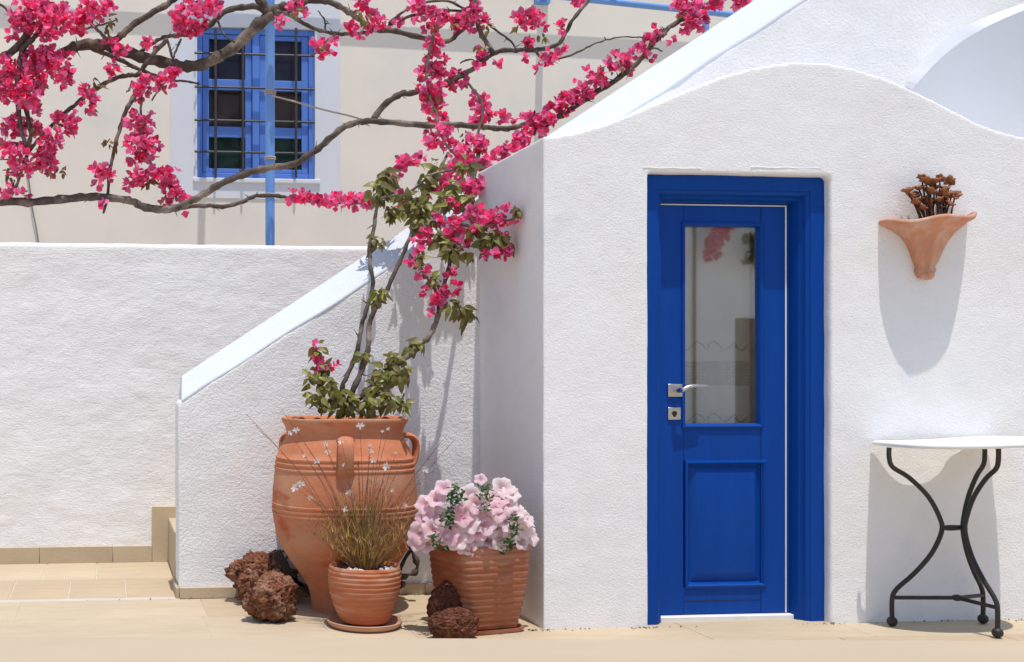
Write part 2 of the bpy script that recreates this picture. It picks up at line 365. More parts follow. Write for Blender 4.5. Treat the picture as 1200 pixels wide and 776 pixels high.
mould('glazing_bead', gx0 - .006, gx1 + .006, gz0 - .008, gz1 + .006, [(-.004, .004), (-.002, -.006), (.006, -.009), (.012, -.004), (.016, .004), (.018, .02), (.018, .04)])
mould('panel_moulding', qx0, qx1, qz0, qz1, [(-.004, .004), (-.002, -.007), (.008, -.010), (.014, -.003), (.018, .010), (.024, .014)])
bb = MB(); a = .022
rw = [[(qx0 + u, Yd + d, qz0 + u * k), (qx1 - u, Yd + d, qz0 + u * k), (qx1 - u, Yd + d, qz1 - u), (qx0 + u, Yd + d, qz1 - u)] for u, d, k in ((.020, .016, 1), (.026, .013, 1), (.050, .002, 1.15), (.054, .001, 1.15))]
bb.quad_grid(rw, close_u=True); n_ = len(bb.v); bb.f.append((n_-4, n_-3, n_-2, n_-1)); pn = bb.build('panel', M_door, door, angle=15); fixnormals(pn)
gp = dbox('glass_pane', (gx0 - .004, Yd + .018, gz0 - .004), (gx1 + .004, Yd + .0185, gz1 + .004), M_glass, 0); tag(gp, 'reflecting glass pane in the upper door')
# seal, sill, handle, lock
sx = DX(919.5)
dbox('door_seal', (sx, Yd - .006, z0), (sx + .006, Yd - .001, dt - .1145), M_white, .001); dbox('door_seal', (x0, Yd - .006, dt - .1195), (sx - .0005, Yd - .001, dt - .1145), M_white, .001)
zs = DZ(729.5)
th = dbox('door_sill', (x0 - .001, Yd - .03, zs), (x1 + .001, Yd + .02, z0 - .004), M_white, .004); tag(th, 'white sill strip under the door')
for px in (790, 838, 892): dbox('drain_slot', (DX(px) - .012, Yd - .0312, zs + .003), (DX(px) + .012, Yd - .029, zs + .008), M_dark, 0)
def HP(px, py, off): q = P(px, py, Y1 + Yd + off); return Vector((q.x - HO.x, q.y - Y1, q.z))
a_, c_ = HP(783, 465, -.009), HP(800, 450, -.009); hp = dbox('handle_plate', (a_.x, Yd - .009, a_.z), (c_.x, Yd - .0005, c_.z), M_steel, .002)
bb = MB(); q0 = HP(792, 457.5, -.01)
bb.tube([q0, q0 + Vector((0, -.035, 0)), q0 + Vector((.006, -.048, .002)), q0 + Vector((.03, -.052, .016)), q0 + Vector((.06, -.052, .021)), q0 + Vector((.115, -.050, .021))], [.011, .011, .011, .0085, .0075, .006], 10)
bb.build('door_handle', M_steel, door)
a_, c_ = HP(783, 492, -.007), HP(798, 477.5, -.007); dbox('lock_plate', (a_.x, Yd - .007, a_.z), (c_.x, Yd - .0005, c_.z), M_steel, .002)
bb = MB(); q0 = HP(790.5, 484.5, -.008); bb.tube([q0 + Vector((0, .004, 0)), q0 + Vector((0, -.004, 0))], .010, 14); bb.tube([q0 + Vector((0, 0, -.011)), q0 + Vector((0, -.0035, -.011))], .005, 10); bb.build('lock_cylinder', M_iron, door)
# lace curtain behind the pane: its own thing
zc0 = 1.0
LACE_BAND = (DZ(452) - zc0, DZ(423) - zc0)
cur = empty('lace_curtain', (HO.x + gx0, Y1 + Yd + .06, zc0), 'pale lace curtain with scroll border hanging behind the door glass', 'curtain')
M_lace = lace_material()
bb = MB(); rw = []
for j in range(30):
    z = gz0 - .05 + (gz1 - gz0 + .1) * j / 29 - zc0
    rw.append([(-.05 + (gx1 - gx0 + .034) * i / 60, .0045 * math.sin(i * .33 + .5 * math.sin(j * .15) + .6 * math.sin(i * .11)) , z) for i in range(61)])
bb.quad_grid(rw); bb.build('fabric', M_lace, cur, angle=None)
for zpx in (405, 490):
    for k in range(3):
        bb = MB(); pts = []
        for i in range(15):
            u = i / 14
            xx = (gx1 - gx0) * (.02 + .36 * k) + u * .11; zz = DZ(zpx) - zc0 + .022 * math.sin(u * 2 * math.pi * (1 if k % 2 else -1)) * (1 - .3 * u)
            pts.append((xx, -.014, zz))
        for i in range(10):
            aa = i / 9 * 4.6; r_ = .016 * (1 - i / 14); pts.append((pts[14][0] + .016 - r_ * math.cos(aa) * 1, -.014, pts[14][2] + r_ * math.sin(aa) * (1 if k % 2 else -1)))
        bb.tube(pts, [.0008 + .0012 * abs(math.sin(i * .35)) for i in range(len(pts))], 5); bb.build('scroll_trim', M_dark, cur)

# curved flank wall behind the gable: a shaded side face with a sunlit sloping top that runs up to the stair wall
in_px = [(1066,109),(1085,86),(1105,66),(1130,46.5),(1160,29.5),(1195,14),(1222,4)]
out_px = [(1055,104),(1070,82),(1090,61),(1112,44),(1140,26.5),(1193,6),(1222,-3)]
rws = []
for k, ((a, c_), (d_, e_)) in enumerate(zip(smoothpath(in_px, 4), smoothpath(out_px, 4))):
    rr = ray(a, c_); Xi = 4.158 + .018 * k / 24; Yi = Xi * rr.y / rr.x; pi_ = P(a, c_, Yi); po = P(d_, e_, min(Y2 + .012, Yi + .17))
    rws.append([tuple(Vector((p.x, p.y, p.z)) - HO) for p in (po, pi_, Vector((pi_.x, pi_.y, 1.55)), Vector((pi_.x + .45, pi_.y, 1.55)), Vector((pi_.x + .45, po.y + .02, po.z)))])
b = MB(); b.quad_grid(rws, close_u=True); n_ = len(rws); b.f.append(tuple(range(5))); b.f.append(tuple((n_ - 1) * 5 + k for k in range(5)))
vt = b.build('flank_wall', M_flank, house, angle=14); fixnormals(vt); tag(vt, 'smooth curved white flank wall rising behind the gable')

# ------------------------------------------------------------------ stair wall with sloping cap
SW = empty('stair_wall', (XS, Y2, 0), 'rough white stair wall rising to the right with smooth sloping cap', 'wall')
def low(px): return 470 - (px - 213) * .6438
def upp(px): return 441 - (px - 213) * .6562
lo0, lo1 = P(211, low(211), Y2), P(1290, low(1290), Y2)
b = MB(); b.prism([(0, -.1), (0, lo0.z), (lo1.x - XS, lo1.z), (lo1.x - XS, -.1)], 0, .24)
o = b.build('wall', M_stair, SW); rough_wall(o, .016, .012, .002, .3, .03)
b = MB(); N_ = 40; rw = []
for i in range(N_ + 1):
    px = 212.5 + (1290 - 212.5) * i / N_
    a_ = P(px, low(px), Y2); u_ = P(px, upp(px), Y2 + .15)
    wv = .004 * math.sin(i * 1.7) + .003 * math.sin(i * .6)
    rw.append([(a_.x - XS, .004, a_.z - .03), (a_.x - XS, -.003, a_.z + .004 + wv), (a_.x * .55 + u_.x * .45 - XS, .062, a_.z * .52 + u_.z * .48 + wv), (u_.x - XS, .14, u_.z + wv * .6), (u_.x - XS + .004, .17, u_.z + .004), (u_.x - XS + .004, .262, u_.z - .004), (a_.x - XS, .262, a_.z - .03)])
b.quad_grid(rw, close_u=True); b.f.append(tuple(range(7))); b.f.append(tuple(N_ * 7 + k for k in range(7))[::-1])
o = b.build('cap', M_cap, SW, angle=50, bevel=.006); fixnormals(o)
xx = 0.004; zsk = .052
while xx < P(556, 690, Y2).x - XS:
    wd = random.choice((.30, .24, .34)); x2 = min(xx + wd, P(556, 690, Y2).x - XS)
    b = MB(); b.box((xx + .001, -.022, .0), (x2 - .001, .004, zsk)); b.build('skirting_stone', random.choice(STONES), SW, bevel=.002); xx = x2
b = MB(); b.box((-.013, -.022, 0), (.002, .24, zsk)); b.build('skirting_stone', STONES[1], SW, bevel=.002)

# ------------------------------------------------------------------ stone stairs behind the stair wall
rise, run = P(195, 606.5, Y3).z, .31
ST = empty('stone_stairs', (XS, Y2 + .25, 0), 'cream stone stairs climbing between the two white walls', 'stairs')
for k in range(7):
    b = MB(); b.box((.012 + run * k, .002, 0 if k == 0 else rise * k - .02), (.012 + run * k + run * 1.05 + (1.2 if k == 6 else 0), Y3 - Y2 - .262, rise * (k + 1)))
    b.build('step', STONES[k % 3], ST, bevel=.006)

# ------------------------------------------------------------------ yard wall at the left
YW = empty('yard_wall', (-3.2, Y3, 0), 'long rough white yard wall behind the stone tiles', 'wall')
ztop = P(200, 285.5, Y3).z; xr = P(700, 300, Y3).x + 3.2
b = MB(); b.box((0, 0, -.1), (xr, .26, ztop)); o = b.build('wall', M_backw, YW); rough_wall(o, .018, .011, .0045, .26, .06)
zs_ = P(100, 640, Y3).z; xx = 0; xend = P(178, 645, Y3).x + 3.2
while xx < xend:
    x2 = min(xx + random.choice((.55, .42, .6)), xend); b = MB(); b.box((xx + .001, -.026, 0), (x2 - .001, .004, zs_)); b.build('skirting_stone', random.choice(STONES), YW, bevel=.002); xx = x2
b = MB(); b.box((xend, -.027, 0), (P(230, 600, Y3).x + 3.2, .004, P(195, 593, Y3).z)); b.build('skirting_stone', STONES[0], YW, bevel=.002)

# ------------------------------------------------------------------ cream house behind, with its window
CH = empty('cream_house', (0, Y4, 0), 'plain cream house wall behind the yard with a barred blue window', 'house')
wx0, wx1, wz0, wz1 = P(229, 120, Y4).x, P(370.5, 120, Y4).x, P(300, 210.5, Y4).z, P(300, 33, Y4).z
b = MB()                                             # wall with window hole: four blocks in one mesh
X0, X1, ZT = -9, 12, 4.75
b.box((X0, 0, 0), (wx0, .3, ZT)); b.box((wx1, 0, 0), (X1, .3, ZT)); b.box((wx0, 0, 0), (wx1, .3, wz0)); b.box((wx0, 0, wz1), (wx1, .3, ZT))
b.build('wall', M_beige, CH, smooth=False)
sx0, sx1, sz0, sz1 = P(200, 120, Y4).x, P(398.5, 120, Y4).x, P(300, 233, Y4).z, P(300, -12, Y4).z
b = MB(); d_ = -.008
b.box((sx0, d_, sz0), (wx0, .001, sz1)); b.box((wx1, d_, sz0), (sx1, .001, sz1)); b.box((wx0, d_, sz0), (wx1, .001, wz0)); b.box((wx0, d_, wz1), (wx1, .001, sz1))
b.build('window_surround', M_surround, CH, smooth=False)
WI = bpy.data.objects.new('window', None); COL.objects.link(WI); WI.parent = CH; tag(WI, 'blue wooden casement window with six panes behind bars')
def wbox(name, a, c, m=M_winblue, bev=.004, par=None):
    bb = MB(); bb.box(a, c); return bb.build(name, m, par or WI, bevel=bev)
wd, ht = wx1 - wx0, wz1 - wz0
fy = .022
wbox('reveal', (wx0 - .001, -.02, wz0), (wx0 + .012, .12, wz1), M_surround, 0); wbox('reveal', (wx1 - .012, -.02, wz0), (wx1 + .001, .12, wz1), M_surround, 0); 
wbox('sill', (wx0 - .02, -.026, wz0 - .03), (wx1 + .03, .10, wz0 + .006), M_surround, .006)
a0, a1 = wx0 + .012, wx1 - .012; bz0, bz1 = wz0 + .008, wz1 - .001
o_ = .045                                          # outer frame
wbox('frame', (a0, fy, bz0), (a0 + o_, fy + .09, bz1)); wbox('frame', (a1 - o_, fy, bz0), (a1, fy + .09, bz1))
wbox('frame', (a0 + o_, fy + .001, bz1 - o_), (a1 - o_, fy + .09, bz1)); wbox('frame', (a0 + o_, fy + .001, bz0), (a1 - o_, fy + .09, bz0 + o_))
mid = (a0 + a1) / 2
wbox('meeting_post', (mid - .028, fy - .014, bz0 + o_), (mid + .028, fy + .05, bz1 - o_))
for c0, c1 in ((a0 + o_ + .003, mid - .031), (mid + .031, a1 - o_ - .003)):
    st_ = .052; lo_, hi_ = bz0 + o_ + .003, bz1 - o_ - .003
    wbox('casement_stile', (c0, fy + .012, lo_), (c0 + st_, fy + .05, hi_)); wbox('casement_stile', (c1 - st_, fy + .012, lo_), (c1, fy + .05, hi_))
    n3 = [lo_, P(300, 208, Y4).z, P(300, 160.5, Y4).z, P(300, 148, Y4).z, P(300, 105, Y4).z, P(300, 92.5, Y4).z, P(300, 45.5, Y4).z, hi_]
    n3[1] = lo_ + .035
    for q in range(4): wbox('casement_rail', (c0 + st_, fy + .0135, n3[2*q]), (c1 - st_, fy + .048, n3[2*q+1]))
    for q in range(3): wbox('pane', (c0 + st_ - .004, fy + .030, n3[2*q+1] - .004), (c1 - st_ + .004, fy + .031, n3[2*q+2] + .004), M_wglass, 0)
wbox('inner_blind', (a0, fy + .075, P(300, 155, Y4).z), (a1, fy + .08, bz1), M_curtain_int, 0)
wbox('reflection_sheet', (a0, fy + .064, P(300, 99, Y4).z), (a1, fy + .069, bz1), mat('navy_reflection', (.10, .10, .15), .9, var=((6, .2, 3),)), 0)  # navy sheet, its colour stands in for the reflection in the upper panes
wbox('inner_shelf', (a0, fy + .070, bz0), (a1, fy + .074, P(300, 156, Y4).z), mat('dark_green_cloth', (.055, .135, .09), .9, var=((6, .2, 3),)), 0)
wbox('room_back', (a0 - .05, .295, bz0 - .05), (a1 + .05, .31, bz1 + .05), M_dark, 0)
GR = bpy.data.objects.new('window_grille', None); COL.objects.link(GR); GR.parent = CH; tag(GR, 'dark iron bars across the blue window')
for py in (62, 101.5, 140.5, 177.5):
    b = MB(); p0, p1 = P(228, py, Y4 - .045), P(368.5, py + 1.5, Y4 - .045); b.tube([(p0.x, -.045, p0.z), (p1.x, -.045, p0.z)], .0095, 8); b.build('bar', M_grille, GR)
for px in (252.5, 284.5, 346.5):
    b = MB(); p0 = P(px, 34, Y4 - .045); p1 = P(px, 209, Y4 - .045); b.tube([(p0.x, -.062, p1.z), (p0.x, -.062, p0.z)], .0105, 8); b.build('bar', M_grille, GR)
# thin cable on the cream wall
b = MB(); cp = [P(a, c, Y4 - .02) for a, c in smoothpath([(28, 150), (31, 190), (35, 220), (38, 245), (42, 265), (46, 290)], 3)]
b.tube(cp, .006, 6); tag(b.build('wall_cable', M_cable), 'thin grey cable hanging down the cream wall at far left', 'cable')

# ------------------------------------------------------------------ pergola
PG = empty('pergola', (P(316, 300, 7.3).x, 7.3, 0), 'pale blue pipe pergola carrying the bougainvillea', 'pergola')
def pg(name, pts, r, n=14):
    b = MB(); b.tube([Vector(p) - PG.location for p in pts], r, n); return b.build(name, M_pole, PG)
pp = P(316.5, 200, 7.3); pg('post', [(pp.x, 7.3, 0), (pp.x, 7.3, 4.4)], .0305)
for zpy in (111, 187, 230):
    q = P(316.5, zpy, 7.3); b = MB()
    for k in range(3 if zpy == 111 else 2):
        b.tube([Vector((pp.x + .0345 * math.cos(a * .3), 7.3 + .0345 * math.sin(a * .3), q.z + k * .012 + .002 * math.sin(a))) - PG.location for a in range(22)], .005, 5)
    b.build('wire_tie', M_rope, PG)
bw = P(634, 3, Y4); zb = bw.z + .03
pg('beam', [(bw.x, Y4 + .05, zb), (bw.x, 7.25, zb)], .03)
b = MB(); b.box(Vector((bw.x - .06, Y4 - .05, zb - .05)) - PG.location, Vector((bw.x + .06, Y4 + .01, zb + .06)) - PG.location); b.build('wall_bracket', M_pole, PG, bevel=.004)
b2 = P(243, -4, Y4); pg('beam', [(b2.x, Y4 + .05, zb), (b2.x, 7.25, zb)], .03)
c = P(400, 32, Y4); dd = (zb + .06 - c.z) / 4.0
pg('cross_pipe', [(-4, Y4 - dd + .02, zb + .06), (7, Y4 - dd - .045, zb + .06)], .0225)
zr = P(655, -4, 7.6).z
def GZ(px, py, z): d = ray(px, py); return Vector((0, 0, EYE)) + d * ((z - EYE) / d.z)
ra, rb = GZ(640, -5.6, zr), GZ(905, 22.5, zr); rc = rb + (rb - ra) * 2
pg('rail', [ra, rc], .022)
q = P(827, 30, 7.8); pg('post', [(q.x, 7.8, 1.0), (q.x, 7.8, zr)], .024)
# rope from the post to the branch
b = MB(); rp = [P(a, c_, yy) for a, c_, yy in smoothpath([(318, 112, 7.26), (345, 119, 7.24), (380, 129, 7.22), (410, 136, 7.2), (436, 144, 7.15)], 3)]
b.tube(rp, .006, 6); tag(b.build('rope', M_rope), 'thin pale rope tied from the blue post to a branch', 'rope')

# ------------------------------------------------------------------ round-backed bistro table
def table():
    base = G(1104, 741); TB = empty('bistro_table', (base.x, base.y, 0), 'white marble topped bistro table with black iron legs against the wall', 'table')
    O = TB.location
    # outline of the top (plan), measured from the house front: x along the wall, d out from it; the back edge has a shallow hollow
    Xw = lambda px: P(px, 500, Y1).x
    L_, R_ = Xw(1020), Xw(1158)
    out = [(L_, .012), (L_ + .03, .018), (L_ + .09, .037), (L_ + .16, .048), (L_ + .25, .048), (L_ + .33, .037), (L_ + .385, .018), (R_ - .02, .010),
           (R_ + .03, .06), (R_ + .07, .15), (R_ + .075, .24), (R_ + .03, .33), (R_ - .06, .395), (R_ - .18, .425), (L_ + .22, .42), (L_ + .10, .375), (L_ + .02, .29), (L_ - .005, .18), (L_ - .004, .08)]
    op = smoothpath(out + [out[0]], 3)[:-1]
    zt_, tk = .798, .019
    tilt = lambda x: (x - L_) * .035
    b = MB(); n = len(op)
    def ring(z, ins):
        cx = sum(p[0] for p in op) / n; cy = sum(p[1] for p in op) / n; r = []
        for x, d in op:
            v = Vector((cx - x, cy - d)); v = v.normalized() * ins
            r.append((x + v.x - O.x, Y1 - (d + v.y) - O.y, z + tilt(x)))
        return r
    b.quad_grid([ring(zt_ - tk, .006), ring(zt_ - tk + .004, .0), ring(zt_ - .005, 0), ring(zt_, .005)], close_u=True)
    b.f.append(tuple(range(n))); b.f.append(tuple(3 * n + k for k in range(n)))
    o = b.build('table_top', M_marble, TB, angle=60); fixnormals(o); tag(o, 'chipped white marble top')
    # legs: foot and top points on the plan
    def leg(foot, knot, top, name='leg'):
        f, k, t_ = Vector(foot), Vector(knot), Vector(top)
        mid1 = f.lerp(k, .55)
        pts = [(f.x, f.y, .03), (f.x, f.y, .12), (f.x + (k.x - f.x) * .10, f.y + (k.y - f.y) * .10, .165), (f.x + (k.x - f.x) * .45, f.y + (k.y - f.y) * .45, .235), (f.x + (k.x - f.x) * .80, f.y + (k.y - f.y) * .80, .325),
               (k.x, k.y, .42), (k.x + (t_.x - k.x) * .04, k.y + (t_.y - k.y) * .04, .48), (k.x + (t_.x - k.x) * .26, k.y + (t_.y - k.y) * .26, .57), (k.x + (t_.x - k.x) * .62, k.y + (t_.y - k.y) * .62, .65), (k.x + (t_.x - k.x) * .93, k.y + (t_.y - k.y) * .93, .695), (t_.x, t_.y, .735), (t_.x, t_.y, zt_ - tk + tilt(t_.x + O.x) + .001)]
        b = MB(); b.tube([(p[0], p[1], p[2]) for p in smoothpath(pts, 4)], .0098, 10); lo_ = b.build(name, M_iron, TB)
        b = MB(); rr = .0215; pf = [(max(.0005, rr * math.sin(math.pi * i / 10)), .0215 - rr * math.cos(math.pi * i / 10)) for i in range(11)]
        b.lathe(pf, 16); b.build('foot', M_iron, lo_, loc=(f.x, f.y, .001))
        return f
    def at_(px, d): q = P(px, 600, Y1 - d); return (q.x - O.x, Y1 - d - O.y)
    fA, fB, fC = at_(1045.5, .085), at_(1152, .075), at_(1169, .33)
    kA, kB, kC = at_(1103.5, .17), at_(1128.5, .165), at_(1131, .20)
    tA, tB, tC = at_(1042, .17), at_(1154, .10), at_(1170, .29)
    for f, k, t_ in ((fA, kA, tA), (fB, kB, tB), (fC, kC, tC)): leg(f, k, t_)
    b = MB(); za = .435
    b.tube([(kA[0], kA[1], za), (kA[0] * .7 + kB[0] * .3, kA[1], za), ((kA[0] + kB[0]) / 2, kA[1], za), (kB[0], kB[1], za)], [.009, .0125, .0125, .010], 10); b.tube([(kB[0], kB[1], za), (kC[0], kC[1], za)], .010, 8)
    b.build('collar', M_iron, TB)
    hub = Vector(((fA[0] + fB[0] + fC[0]) / 3, (fA[1] + fB[1] + fC[1]) / 3, .135))
    for f in (fA, fB, fC):
        b = MB(); b.tube([(f[0], f[1], .125), hub], .0085, 8); b.build('stretcher', M_iron, TB)
    b = MB(); b.lathe([(max(.0005, .021 * math.sin(math.pi * i / 8)), -.014 * math.cos(math.pi * i / 8)) for i in range(9)], 14); b.build('hub', M_iron, TB, loc=hub)
table()

# ------------------------------------------------------------------ wall planter and its succulent
def wall_planter():
    zr0 = P(1088, 254, Y1).z; x_ = P(1081, 257, Y1).x
    WP = empty('wall_planter', (x_, Y1, zr0 - .27), 'pale terracotta wall planter shaped like a fluted shell on the white wall', 'planter')
    s_ = S(1086, Y1)
    hgt = [(0, .026), (.02, .038), (.035, .041), (.045, .037), (.07, .049), (.11, .062), (.15, .080), (.185, .106), (.212, .142), (.232, .178), (.240, .196), (.247, .204), (.256, .207), (.264, .204), (.266, .196)]
    b = MB(); rws = []
    for z, r in hgt:
        row = []
        for i in range(61):
            a = math.pi * i / 60
            fl = 1 + (.30 * (r / .2) ** .4 * max(0, 1 - max(0, r - .10) / .08) + .035) * (1 - abs(math.cos(a * 3.5)) ** .7)
            rr = r * fl
            lean = .020 * math.cos(a) * (r / .2) ** 2 * -1
            dep = .160 if r > .1 else .160 + (.1 - r) * 1.1
            row.append((-math.cos(a) * rr, -max(0, math.sin(a)) ** .8 * rr * dep / .2 - .001, z + lean * .9 + .007 * (r / .2) ** 3 * math.sin(a * 5 + .6) + (.012 * (r / .2) ** 3) * math.sin(a) * -1))
        rws.append(row)
    # inside wall
    for z, r in ((.235, .172), (.20, .125), (.19, .0005)):
        rws.append([(-math.cos(math.pi * i / 60) * r, -max(0, math.sin(math.pi * i / 60)) * r * .7 - .001, z) for i in range(61)])
    b.quad_grid(rws); o = b.build('bowl', M_wallpot, WP, angle=60); fixnormals(o)
    b = MB(); b.lathe([(.0005, -.012), (.018, -.010), (.029, 0), (.032, .012), (.028, .022), (.0005, .024)], 16, fn=lambda a, r, z: (r * math.cos(a), -.028 + r * .8 * math.sin(a), z)); b.build('finial', M_wallpot, WP)
    SU = empty('succulent', (x_, Y1 - .07, zr0 - .07), 'brown leafed succulent with rosettes growing in the wall planter', 'plant')
    O = SU.location; rs = random.Random(4)
    heads = [(1074,230),(1096,214),(1108,230),(1088,240),(1100,243),(1068,231),(1077,222),(1080,210),(1090,217),(1101,210),(1113,213),(1072,238),(1082,236),(1095,222),(1107,222),(1115,231),(1119,230),(1110,236),(1100,236),(1088,226),(1064,225),(1079,244),(1104,228),(1092,238),(1112,240),(1085,214)]
    leafm = MB()
    def rosette():
        m = MB()
        for k in range(9):
            a = k * 2.4; l = .010 + .008 * (k / 9); el = 1.2 - .1 * k
            d = Vector((math.cos(a) * math.cos(el), math.sin(a) * math.cos(el), math.sin(el))); sd = Vector((-math.sin(a), math.cos(a), 0)); nn = d.cross(sd)
            p = [Vector((0, 0, 0)) + sd * .002, d * l * .7 + sd * l * .42 + nn * .001, d * l * 1.12 + nn * -.001, d * l * .7 - sd * l * .42 + nn * .001, -sd * .002]
            q = len(m.v); m.v.extend(p + [x - nn * .003 for x in p]); m.f.append(tuple(q + i for i in range(5))); m.f.append(tuple(q + 5 + i for i in range(5))[::-1])
            for i in range(5): m.f.append((q + i, q + 5 + i, q + 5 + (i + 1) % 5, q + (i + 1) % 5))
        return m
    ro = rosette()
    for i, (px, py) in enumerate(heads):
        yy = Y1 - .03 - rs.random() * .06
        h = P(px, py, yy) - O; root = Vector((h.x * .30 + rs.uniform(-.015, .015), rs.uniform(-.03, .02), 0))
        b = MB(); midp = root.lerp(h, .5) + Vector((0, 0, .012)); b.tube([root, midp, h], [.0045, .0038, .003], 6); st = b.build('stem', M_sstem, SU)
        sca = rs.uniform(1.5, 2.2); q = Matrix.Translation(h) @ Quaternion((rs.uniform(-1, 1), rs.uniform(-1, 1), 0), rs.uniform(.1, .9)).to_matrix().to_4x4() @ Matrix.Scale(sca, 4)
        if i == 0: r0 = ro.build('rosette', M_succ, SU, angle=None); r0.matrix_local = q; me = r0.data
        else: inst('rosette', me, SU, q)
wall_planter()

# ------------------------------------------------------------------ big amphora pot
ab = G(403.5, 713)
AM = empty('amphora_pot', (ab.x, ab.y, 0), 'huge round terracotta jar with three handles holding the bougainvillea', 'pot')
sA = (ab.y / ray(403.5, 400).y) / F
zA = lambda py: EYE - (py - 440) * sA
prof_px = [(720,40),(712,38),(700,39),(690,41.5),(682,45),(676,49),(668,54.5),(655,64),(640,74),(625,79.5),(610,82.5),(600.5,83.6),(600,84.4),(598.2,84.4),(597.6,83.6),(595.6,83.8),(595,84.6),(593.2,84.6),(592.6,83.8),(590,83.9),(589.5,84.7),(587.8,84.7),(587.2,83.9),(575,83.6),(560,82.2),(549,80.9),(548.4,81.8),(546.6,81.8),(546,80.6),(543,80.2),(542.4,81.1),(540.6,81.1),(540,79.9),(537,79.4),(536.4,80.2),(534.6,80.2),(534,78.8),(527,76.4),(520,73),(514,69.5),(510,67.6),(506,67.3),(500,69),(496,71),(494,72.6),(491,73.4),(489.4,73),(488.8,71.4),(489.5,68.5),(493,66.5),(498,65),(500,64.5),(500,.01)]
b = MB(); b.lathe([(r * sA, max(0, zA(py))) for py, r in prof_px], 72, fn=lambda a, r, z: (r * math.cos(a) * (1 + .006 * math.sin(2 * a + 1)), r * math.sin(a), z + .002 * math.sin(a * 3)))
o = b.build('body', M_amph, AM, angle=50); fixnormals(o)
def handle(ang):
    b = MB(); d = Vector((math.cos(ang), math.sin(ang), 0)); rws = []
    pts = [(64, 515), (72, 511), (81, 511.5), (87, 516), (89, 525), (87.5, 536), (84, 545), (78, 551)]
    sd = Vector((-d.y, d.x, 0)); path = [d * (r * sA) + Vector((0, 0, zA(py))) for r, py in smoothpath(pts, 3)]
    for i, p in enumerate(path):
        t_ = (path[min(i + 1, len(path) - 1)] - path[max(i - 1, 0)]).normalized(); nn = t_.cross(sd).normalized()
        wv = (.040 if 2 < i < len(path) - 3 else .046) * .92
        rws.append([p + sd * (wv * math.cos(2 * math.pi * k / 12)) * .95 + nn * (.014 * math.sin(2 * math.pi * k / 12)) for k in range(12)])
    b.quad_grid(rws, close_u=True); h = b.build('handle', M_amph, AM, angle=60); fixnormals(h)
ca = math.atan2(-ab.y, -ab.x)
for a_ in (ca + .02, ca + R(108), ca - R(124)): handle(a_)
rs = random.Random(9)
b = MB(); b.lathe([(.0005, 0), (.25, 0), (.27, -.02)][::-1], 24, fn=lambda a, r, z: (r * math.cos(a), r * math.sin(a), zA(495) + z + .006 * math.sin(a * 5))); b.build('soil', M_soil, AM)
for k, (px, dy) in enumerate(((346, 0), (353, -.04), (412, -.16), (372, -.12), (452, -.06))):
    q = P(px, 489, ab.y + dy) - ab; b = MB(); r_ = .021
    for i in range(7): pass
    b.lathe([(max(.0005, r_ * math.sin(math.pi * i / 8)), -r_ * .7 * math.cos(math.pi * i / 8)) for i in range(9)], 10, fn=lambda a, r, z: (r * math.cos(a) * 1.2, r * math.sin(a), z + .003 * math.sin(3 * a)))
    b.build('soil_pebble', M_rockL, AM, loc=(q.x, q.y, zA(493) + .002))

# dark iron scrolls leaning behind the amphora
IS = empty('iron_scroll', (P(350, 690, ab.y + .12).x, ab.y + .12, 0), 'dark flat iron bracket leaning behind the amphora beside the red rocks', 'ironwork')
b = MB()
def flat(mb, pts, wid, th_, off):
    rw = []; pv = [Vector(p) for p in pts]
    for i, p in enumerate(pv):
        t_ = (pv[min(i + 1, len(pv) - 1)] - pv[max(i - 1, 0)]).normalized(); sd = Vector((0, 1, 0)); nn = t_.cross(sd).normalized()
        rw.append([p + nn * (wid / 2 * a) + sd * (th_ / 2 * c) - off for a, c in ((-1, -1), (1, -1), (1, 1), (-1, 1))])
    q = mb.quad_grid(rw, close_u=True); mb.f.append((q, q+1, q+2, q+3)); m_ = len(mb.v); mb.f.append((m_-4, m_-3, m_-2, m_-1))
yI = ab.y + .10
flat(b, [P(324, 646, yI), P(327, 652, yI), P(333, 660, yI), P(337, 672, yI), P(341, 690, yI)], .040, .012, IS.location)
flat(b, [P(336, 665, yI), P(345, 680, yI), P(356, 690, yI), P(366, 696, yI)], .022, .012, IS.location)
flat(b, [P(342, 678, yI), P(352, 684, yI), P(362, 688, yI)], .016, .012, IS.location)
flat(b, [P(341, 688, yI), P(341.5, 712, yI)], .03, .012, IS.location)
o = b.build('flat_bar', M_iron, IS, smooth=False); fixnormals(o)
b = MB(); b.tube([P(332 + 5 * math.cos(a * .5), 651 + 5 * math.sin(a * .5), yI) - IS.location for a in range(12)], .006, 6); b.build('curl', M_iron, IS)
RT = empty('vine_root', (P(482, 690, 5.3).x, 5.30, 0), 'twisted brown dry vine root behind the amphora at its right foot', 'root')
b = MB(); rp = [P(a, c_, 5.30) - RT.location for a, c_ in smoothpath([(480, 632), (482, 644), (487, 655), (489, 664), (486, 671), (478, 674), (472, 677), (470, 682), (474, 687)], 4)]
b.tube(rp, [.012 + .006 * math.sin(i * .9) for i in range(len(rp))], 9, wob=.12); b.build('stem', M_bark, RT)
b = MB(); rp = [P(a, c_, 5.31) - RT.location for a, c_ in smoothpath([(482, 643), (476, 652), (471, 662), (468, 672), (469, 690)], 3)]
b.tube(rp, .009, 7, wob=.12); b.build('stem', M_iron, RT)

